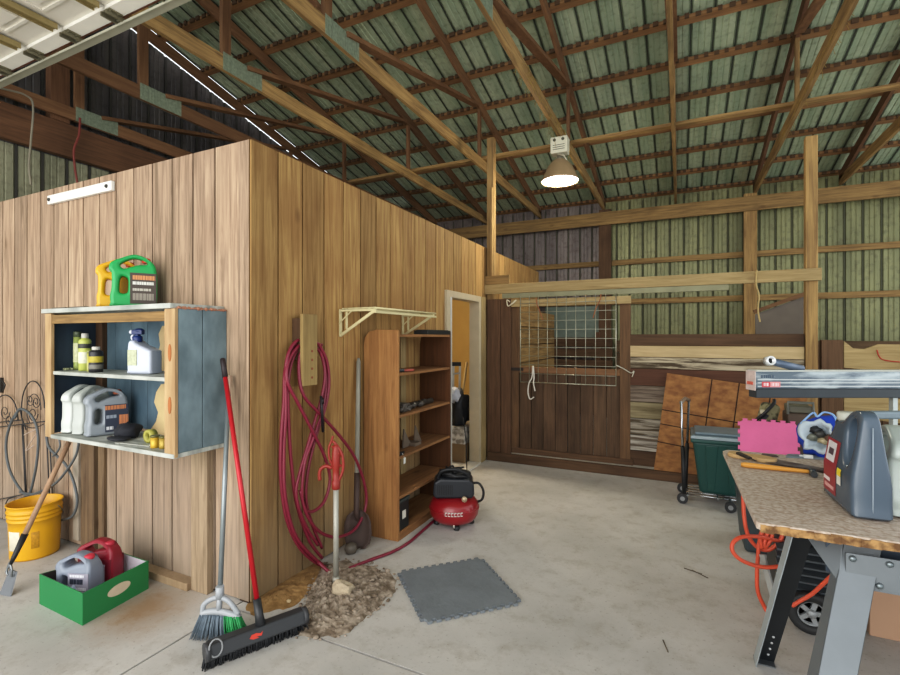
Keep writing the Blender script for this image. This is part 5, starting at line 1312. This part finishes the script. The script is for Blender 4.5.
build('lining', ringy([(.083, .034), (.086, .042), (.072, .044), (.060, .03), (.05, .0), (.0, -.02)], .35), plain('#b9c6cf', .7, 0, .15, 12), t)
for k, (c, dx, dy) in enumerate((('#4a4a48', 0, .01), ('#a59a7c', -.025, -.02), ('#6a5245', -.05, .0), ('#7c8076', .03, -.01), ('#33363a', .02, .03))):
    build('loose_part', MB().blob(Mb @ Vector((dx, dy, .022)), (.028, .022, .02), 2, .5, 3), plain(c, .5, .3, .2, 20), t)
build('drawstring', MB().tube(spline([Mb @ Vector(p) for p in ((-.08, .07, .04), (-.05, .12, .03), (.0, .13, .02), (.02, .10, .035), (.05, .12, .02), (.09, .05, .04))]), .005), plain('#8fb4e0', .7), t)
a = lay(812, 455, TZT)
o = build('grey_plastic_sheet', MB().hexa([Vector((a.x-.12, a.y-.06, TZT+.0005)), Vector((a.x+.10, a.y-.02, TZT+.0005)), Vector((a.x+.12, a.y+.05, TZT+.0005)), Vector((a.x-.10, a.y+.03, TZT+.0005)), Vector((a.x-.11, a.y-.05, TZT+.006)), Vector((a.x+.09, a.y-.02, TZT+.012)), Vector((a.x+.10, a.y+.04, TZT+.012)), Vector((a.x-.09, a.y+.02, TZT+.006))]), plain('#7b868e', .5)); tag(o, 'flat grey plastic piece under the blue bag', 'plastic')
o.location = o.location+Vector((-.02, -.07, 0))
bpy.context.view_layer.update()
o = build('white_clip', MB().box(-.02, .02, -.008, .008, 0, .018).tube([(-.02, 0, .01), (-.035, .01, .008)], .005), plain('#dfe1e2', .5), bevel=.003); o.location = lay(806, 458, TZT+.003); tag(o, 'tiny white clip in front of the blue bag', 'clip')

# pink tile on the grey bin behind the bench
t = thing('storage_bin', 'dark grey lidded bin on the floor behind the bench, under the pink tile', 'bin', (.62, 4.1, 0))
BN = plain('#3d474c', .5)
def tapered(x0, x1, y0, y1, z0, z1, k, M=None):
    return MB().hexa([Vector(p) for p in ((x0+k, y0+k, z0), (x1-k, y0+k, z0), (x1-k, y1-k, z0), (x0+k, y1-k, z0), (x0, y0, z1), (x1, y0, z1), (x1, y1, z1), (x0, y1, z1))])
build('body', tapered(.37, .90, 3.86, 4.32, 0, .54, .04), BN, t, .02)
build('lid', MB().box(.355, .915, 3.845, 4.335, .541, .575), plain('#4c565b', .5), t, .01)
Mp = Matrix.Translation((.545, 3.895, .576+.175)) @ Matrix.Rotation(-.08, 4, 'X')
o = build('foam_tile', MB().prism(puzzle(6, .33, .013, .12), -.006, .006, Mp), plain('#cf6a94', .8, 0, .08, 8, .3)); tag(o, 'bright pink foam tile with toothed edges standing behind the bench', 'foam tile')
o.location.z = .578
t = thing('camo_bundle', 'camouflage cloth bundle leaning behind the pink foam tile', 'bundle', (.55, 4.15, .576))
CAM = two_tone('#3d3a2c', '#8d8a6a', 14, .45, .55, .9)
build('bundle', MB().beam((.50, 4.12, .60), (.60, 4.16, 1.02), .12, .10).beam((.53, 4.10, .60), (.63, 4.12, .90), .10, .08), CAM, t, .03)
build('strap', MB().tube(spline([(.49, 4.06, .90), (.55, 4.04, .97), (.60, 4.06, 1.03), (.61, 4.1, 1.05)]), .012).tube([(.50, 4.05, .86), (.56, 4.05, .95)], .014), BLACK, t)
build('buckle', MB().box(.515, .545, 4.035, 4.05, .955, .985), plain('#b9b49a', .5), t, .004)
t = thing('motor_case', 'grey brown tool case with a handle standing right of the camouflage bundle', 'case', (.77, 4.15, .576))
build('body', MB().box(.68, .84, 4.05, 4.25, .577, .97), plain('#5a4c40', .6), t, .015)
build('handle', MB().tube([(.685, 4.06, .96), (.685, 4.06, 1.045), (.83, 4.06, 1.045), (.83, 4.06, .96)], .010), plain('#7c8078', .5), t)
build('top_cover', MB().box(.69, .83, 4.06, 4.24, .971, 1.02), plain('#6b6a5c', .6), t, .01)

# green tote and cart
t = thing('green_tote', 'dark green storage tote with grey lid set on a folding cart', 'tote', (.42, 4.98, .10))
TG = plain('#1f4a45', .4, 0, .08, 5)
build('body', tapered(.10, .76, 4.78, 5.20, .10, .58, .06), TG, t, .03)
build('rim', MB().box(.085, .775, 4.765, 5.215, .56, .60), TG, t, .015)
build('lid', MB().box(.09, .77, 4.77, 5.21, .601, .63).box(.12, .74, 4.80, 5.18, .63, .655), plain('#6f8089', .45), t, .012)
build('lid_lip', MB().box(.085, .775, 4.76, 4.775, .60, .625), plain('#9aa8ae', .4), t, .004)
for x in (.25, .42, .60): build('moulded_rib', MB().hexa([Vector(p) for p in ((x-.03, 4.832, .13), (x+.03, 4.832, .13), (x+.03, 4.85, .13), (x-.03, 4.85, .13), (x-.05, 4.775, .545), (x+.05, 4.775, .545), (x+.05, 4.80, .545), (x-.05, 4.80, .545))]), TG, t, .006)
t = thing('folding_cart', 'small chrome and black folding luggage cart holding the green tote', 'cart', (.1, 4.8, 0))
up0, up1 = Vector((.035, 4.80, .09)), Vector((.015, 4.86, .90))
dv = Vector((0, .20, 0))
m = MB()
q0 = at(681, 403, D=4.42); q1 = at(689, 403, D=4.55)
f0, f1 = Vector((.035, 4.80, .09)), Vector((.045, 4.98, .09))
h0, h1 = Vector((q0.x, q0.y, .905)), Vector((q1.x, q1.y+.05, .905))
m.tube([f0+(h0-f0)*.4, h0, (h0+h1)/2+Vector((0, 0, .02)), h1, f1+(h1-f1)*.4], .011, 10)
build('handle_tube', m, CHROME, t)
m = MB(); m.tube([f0, f0+(h0-f0)*.5], .018, 10).tube([f1, f1+(h1-f1)*.5], .018, 10)
build('lower_tube', m, BLACK, t)
build('handle_grip', MB().tube([h0+Vector((0, 0, -.01)), (h0+h1)/2+Vector((0, 0, .02)), h1+Vector((0, 0, -.01))], .017, 10), plain('#7d6b58', .6), t)
m = MB()
for k in range(5): m.tube([(.05, 4.80+k*.085, .088), (.50, 4.80+k*.085, .088)], .006)
for x in (.06, .30, .50): m.tube([(x, 4.79, .08), (x, 5.15, .08)], .007)
build('platform_bars', m, CHROME, t)
for (x, y) in ((.02, 4.80), (.39, 4.72), (.02, 5.13), (.39, 5.13)):
    w = build('wheel', MB().tube([(x, y-.014, .046), (x, y+.014, .046)], .045, 18), plain('#2b2c2e', .6), t)
    build('hub', MB().tube([(x, y-.018, .046), (x, y+.018, .046)], .02, 14), plain('#9a9c9e', .4, .5), w)
    build('fork', MB().beam((x, y+.02, .046), (x+.01, y+.03, .088), .012, .03, (0, 1, 0)).beam((x, y+.02, .088), (x, max(y, 4.80)+.02, .088), .02, .01), STEEL, t)

# long wrapped case on a stand
D3 = 3.0
Pc = at(756, 337.5, D=D3); Rv = Vector((CA, SA, 0)); Fv = Vector((-SA, CA, 0))
def lc(u, f, z): return Vector((Pc.x, Pc.y, 0))+Rv*u+Fv*f+Vector((0, 0, z))
def obox(m, u0, u1, f0, f1, z0, z1): return m.hexa([lc(u0, f0, z0), lc(u1, f0, z0), lc(u1, f1, z0), lc(u0, f1, z0), lc(u0, f0, z1), lc(u1, f0, z1), lc(u1, f1, z1), lc(u0, f1, z1)])
t = thing('long_case', 'long plastic wrapped grey metal case lying level above the bench', 'long case', lc(.9, .05, 1.12))
PW = two_tone('#5d6a74', '#a9b3b6', 3.2, .42, .6, .3, .2, stretch=(1.4, 1.4, 5))
cs = build('case_body', obox(MB(), 0, 1.9, 0, .095, 1.178, 1.285), PW, t, .004)
build('top_edge', obox(MB(), 0.002, 1.9, -.004, .09, 1.2855, 1.293), plain('#cfd3cc', .35), t, .002)
m = MB()
for z in (1.19, 1.212, 1.232): obox(m, .01, 1.9, -.003, -.0005, z, z+.006)
build('side_groove', m, plain('#c2c8c8', .35), cs)
build('under_rail', obox(MB(), .01, 1.9, .01, .09, 1.118, 1.177), plain('#3c4348', .5, .2), t, .004)
build('end_cap', obox(MB(), -.006, -.0005, .0, .095, 1.165, 1.29), plain('#cdbdb8', .5, 0, .2, 40), cs, .002)
build('end_print', obox(MB(), -.0075, -.006, .02, .08, 1.20, 1.22), plain('#d06a5a', .6, 0, .3, 60), cs)
lb_ = build('red_label', obox(MB(), .035, .085, -.0052, -.004, 1.188, 1.222), plain('#c64a52', .5), cs)
build('pale_label', obox(MB(), .0855, .15, -.0052, -.004, 1.188, 1.222), plain('#d98f90', .5), cs)
m = MB()
for u, w in ((.045, .006), (.055, .004), (.063, .012), (.095, .004), (.102, .008), (.115, .004), (.122, .009), (.135, .004)): obox(m, u, u+w, -.0062, -.0053, 1.195, 1.215)
build('faded_lettering', m, plain('#e8cfcf', .5), lb_)
m = MB()
for u in (.03, .045, .058, .07, .082, .10): obox(m, u, u+.009, -.0052, -.004, 1.245, 1.265)
build('printed_mark', m, plain('#4f5f70', .5), cs)
ta, tb = lc(.105, .03, 1.352), lc(.33, .06, 1.297)
t2 = thing('tube_arm', 'blue grey tube with a bright open end resting on the long case', 'tube', (tb.x, tb.y, 1.293))
dv = (tb-ta).normalized()
build('tube', MB().tube([ta+dv*.02, tb], [.022, .026], 16), plain('#5f6d80', .4, .3), t2)
hd = build('tube_end', MB().lathe([(.018, -.02), (.030, -.02), (.030, .018), (.018, .018), (.018, -.02)], seg=20, M=Matrix.Translation(ta) @ (-Fv+Vector((.0, 0, .15))).to_track_quat('Z', 'Y').to_matrix().to_4x4()), plain('#d8dada', .3, .4), t2)
build('hole', MB().lathe([(.0175, .0), (0, .001)], seg=16, M=Matrix.Translation(ta) @ (-Fv+Vector((.0, 0, .15))).to_track_quat('Z', 'Y').to_matrix().to_4x4()), BLACK, t2)
t3 = thing('case_stand', 'pale metal stand carrying the long case behind the bench', 'stand', lc(1.2, .05, 0))
for u in (.91, 1.75):
    build('leg', obox(MB(), u-.015, u+.015, .035, .065, .012, 1.117), plain('#b5bdbb', .4, .3), t3)
    build('foot', obox(MB(), u-.03, u+.03, -.22, .30, 0, .012), STEEL, t3)
build('brace', obox(MB(), .93, 1.73, .04, .06, .5, .53), STEEL, t3)

# under the bench
t = thing('finned_blower', 'black wheeled machine with stacked fins on the floor under the bench', 'machine', (.64, 3.2, 0))
m = MB(); m.box(.47, .80, 3.06, 3.42, .10, .40)
build('housing', m, plain('#26292c', .5), t, .015)
m = MB()
for k in range(8): m.hexa([Vector(p) for p in ((.46, 3.01, .115+k*.038), (.81, 3.01, .115+k*.038), (.81, 3.055, .13+k*.038), (.46, 3.055, .13+k*.038), (.46, 3.01, .125+k*.038), (.81, 3.01, .125+k*.038), (.81, 3.055, .14+k*.038), (.46, 3.055, .14+k*.038))])
build('fins', m, plain('#4c5257', .35, .3, .1, 30), t)
build('side_trim', MB().beam((.452, 3.0, .09), (.40, 3.05, .33), .012, .03), plain('#a9aaa6', .4, .3), t)
m = MB()
for k in range(7): m.tube(spline([(.47+random.random()*.3, 3.03+random.random()*.25, .42+random.random()*.04) for q in range(4)]), .009, 6)
build('top_cables', m, plain('#55534f', .5), t)
for x in (.60,):
    w = build('wheel', MB().lathe([(.062, -.02), (.098, -.024), (.104, -.015), (.104, .015), (.098, .024), (.062, .02), (.062, -.02)], seg=32, M=Matrix.Translation((x, 2.975, .104)) @ Matrix.Rotation(PI/2, 4, 'X')), plain('#2a2b2c', .6), t)
    m = MB().lathe([(0, -.022), (.02, -.022), (.02, .022), (0, .022)], seg=16, M=Matrix.Translation((x, 2.975, .104)) @ Matrix.Rotation(PI/2, 4, 'X'))
    for k in range(5): a = k*2*PI/5; m.beam((x, 2.975, .104), (x+.066*math.cos(a), 2.975, .104+.066*math.sin(a)), .022, .014, (0, 1, 0))
    m.lathe([(.055, -.012), (.064, -.012), (.064, .012), (.055, .012), (.055, -.012)], seg=28, M=Matrix.Translation((x, 2.975, .104)) @ Matrix.Rotation(PI/2, 4, 'X'))
    build('spoked_hub', m, plain('#9ea2a4', .4, .4), w)
w = build('wheel', MB().lathe([(.0, -.02), (.098, -.024), (.104, -.015), (.104, .015), (.098, .024), (.0, .02)], seg=32, M=Matrix.Translation((.60, 3.46, .104)) @ Matrix.Rotation(PI/2, 4, 'X')), plain('#2a2b2c', .6), t)
t = thing('floor_carton', 'tan cardboard carton on the floor behind the sawhorse', 'carton', (1.1, 3.3, 0))
build('body', MB().box(.86, 1.40, 3.08, 3.52, .0, .50), plain('#b08f76', .8, 0, .06, 3), t, .004)
build('tape_strip', MB().box(1.10, 1.16, 3.0765, 3.0795, 0, .50), plain('#c2a283', .4), t)
OR = plain('#d2583c', .45, 0, .06)
CP = [at(x, y, D=dd) for x, y, dd in ((741, 468, 2.72), (743, 490, 2.70), (744, 515, 2.68), (748, 535, 2.66), (757, 547, 2.64), (768, 550, 2.6), (779, 542, 2.58), (783, 532, 2.58), (780, 522, 2.6), (768, 530, 2.6), (760, 540, 2.6), (758, 556, 2.6), (757, 575, 2.6), (758, 592, 2.6), (764, 606, 2.6))]
for p in CP: p.z = min(p.z, .80)
floorp = [at(x, y, Z=.012) for x, y in ((768, 612), (776, 615))]
t = thing('extension_cord', 'orange extension cord looping off the left edge of the bench to the floor', 'cord', (CP[-1].x, CP[-1].y, 0))
build('cord_run', MB().tube(spline(CP+floorp, 5), .0105, 8), OR, t)
build('cord_loop', MB().tube(spline([at(x, y, D=dd) for x, y, dd in ((800, 545, 2.6), (782, 542, 2.58), (762, 537, 2.56), (742, 537, 2.54), (733, 543, 2.53), (733, 552, 2.52), (743, 561, 2.51), (762, 567, 2.51), (782, 566, 2.51), (797, 561, 2.52), (808, 556, 2.54))], 5), .0105, 8), OR, t)
build('cord_loop', MB().tube(spline([at(x, y, D=dd) for x, y, dd in ((792, 606, 2.35), (800, 601, 2.33), (812, 594, 2.3), (824, 583, 2.26), (836, 572, 2.22))], 5), .009, 8), OR, t)
build('cord_wrap', MB().tube(spline([at(x, y, D=2.57) for x, y in ((762, 548), (760, 538), (764, 530), (772, 531), (770, 541), (764, 547), (767, 534), (774, 528))], 4), .0105, 8), OR, t)
# twigs and specks on the floor
m = MB()
for (a, b3) in (((684, 568), (702, 574)), ((692, 570), (708, 578)), ((663, 640), (668, 652))): m.tube([at(*a, Z=.004), at(*b3, Z=.004)], .003, 5)
o = build('dry_twigs', m, plain('#6a5f50', .9)); tag(o, 'few dry twigs scattered on the middle of the concrete floor', 'twigs', kind='stuff')

# ================================================================= LIGHT, CAMERA
def area(nm, loc, rot, sx, sy, e, col):
    ld = bpy.data.lights.new(nm, 'AREA'); ld.shape = 'RECTANGLE'; ld.size = sx; ld.size_y = sy; ld.energy = e; ld.color = col
    o = bpy.data.objects.new(nm, ld); COL.objects.link(o); o.location = loc; o.rotation_euler = rot; return o
def point(nm, loc, e, col, r=.1):
    ld = bpy.data.lights.new(nm, 'POINT'); ld.energy = e; ld.color = col; ld.shadow_soft_size = r
    o = bpy.data.objects.new(nm, ld); COL.objects.link(o); o.location = loc; return o
point('lamp_glow', (LP.x, LP.y, 3.22), 60, (1, .92, .72), .15)
point('room_fill', (-3.2, 5.5, 2.2), 75, (1, .88, .68), .1)  # unseen fill lamp added to light the inside of the plank room
area('rear_daylight_fill', (-2.5, -3.0, 2.6), (math.radians(80), 0, math.radians(5)), 7, 3, 190, (1, .97, .95))  # unseen area lamp added to boost daylight from the doorway behind the camera
area('roof_fill', (-1.5, -2.5, .3), (math.radians(125), 0, 0), 6, 2.5, 150, (1, .97, .9))  # upward fill lamp added out of view to brighten the roof underside
area('side_fill', (5.6, 4.5, 2.0), (math.radians(90), 0, math.radians(90)), 6, 3, 70, (.95, .98, 1))  # fill lamp added out of view on the right, with no door built there
w = bpy.data.worlds.new('sky'); SC.world = w; w.use_nodes = True
bg = w.node_tree.nodes['Background']; bg.inputs['Color'].default_value = (.93, .97, 1, 1); bg.inputs['Strength'].default_value = 1.45
cam = bpy.data.cameras.new('camera'); co = bpy.data.objects.new('camera', cam); COL.objects.link(co)
cam.sensor_width = 36; cam.sensor_fit = 'HORIZONTAL'; cam.lens = 36*F/900; cam.clip_start = .05
co.location = (0, 0, H); co.rotation_euler = (PI/2, 0, A)
SC.camera = co
SC.view_settings.view_transform = 'Standard'; SC.view_settings.look = 'None'; SC.view_settings.exposure = 0; SC.view_settings.gamma = 1
SC.view_settings.use_curve_mapping = True
cmv = SC.view_settings.curve_mapping
cc_ = cmv.curves[3]
cc_.points.new(.06, .047); cc_.points.new(.30, .30); cc_.points.new(.65, .69)
cmv.update()
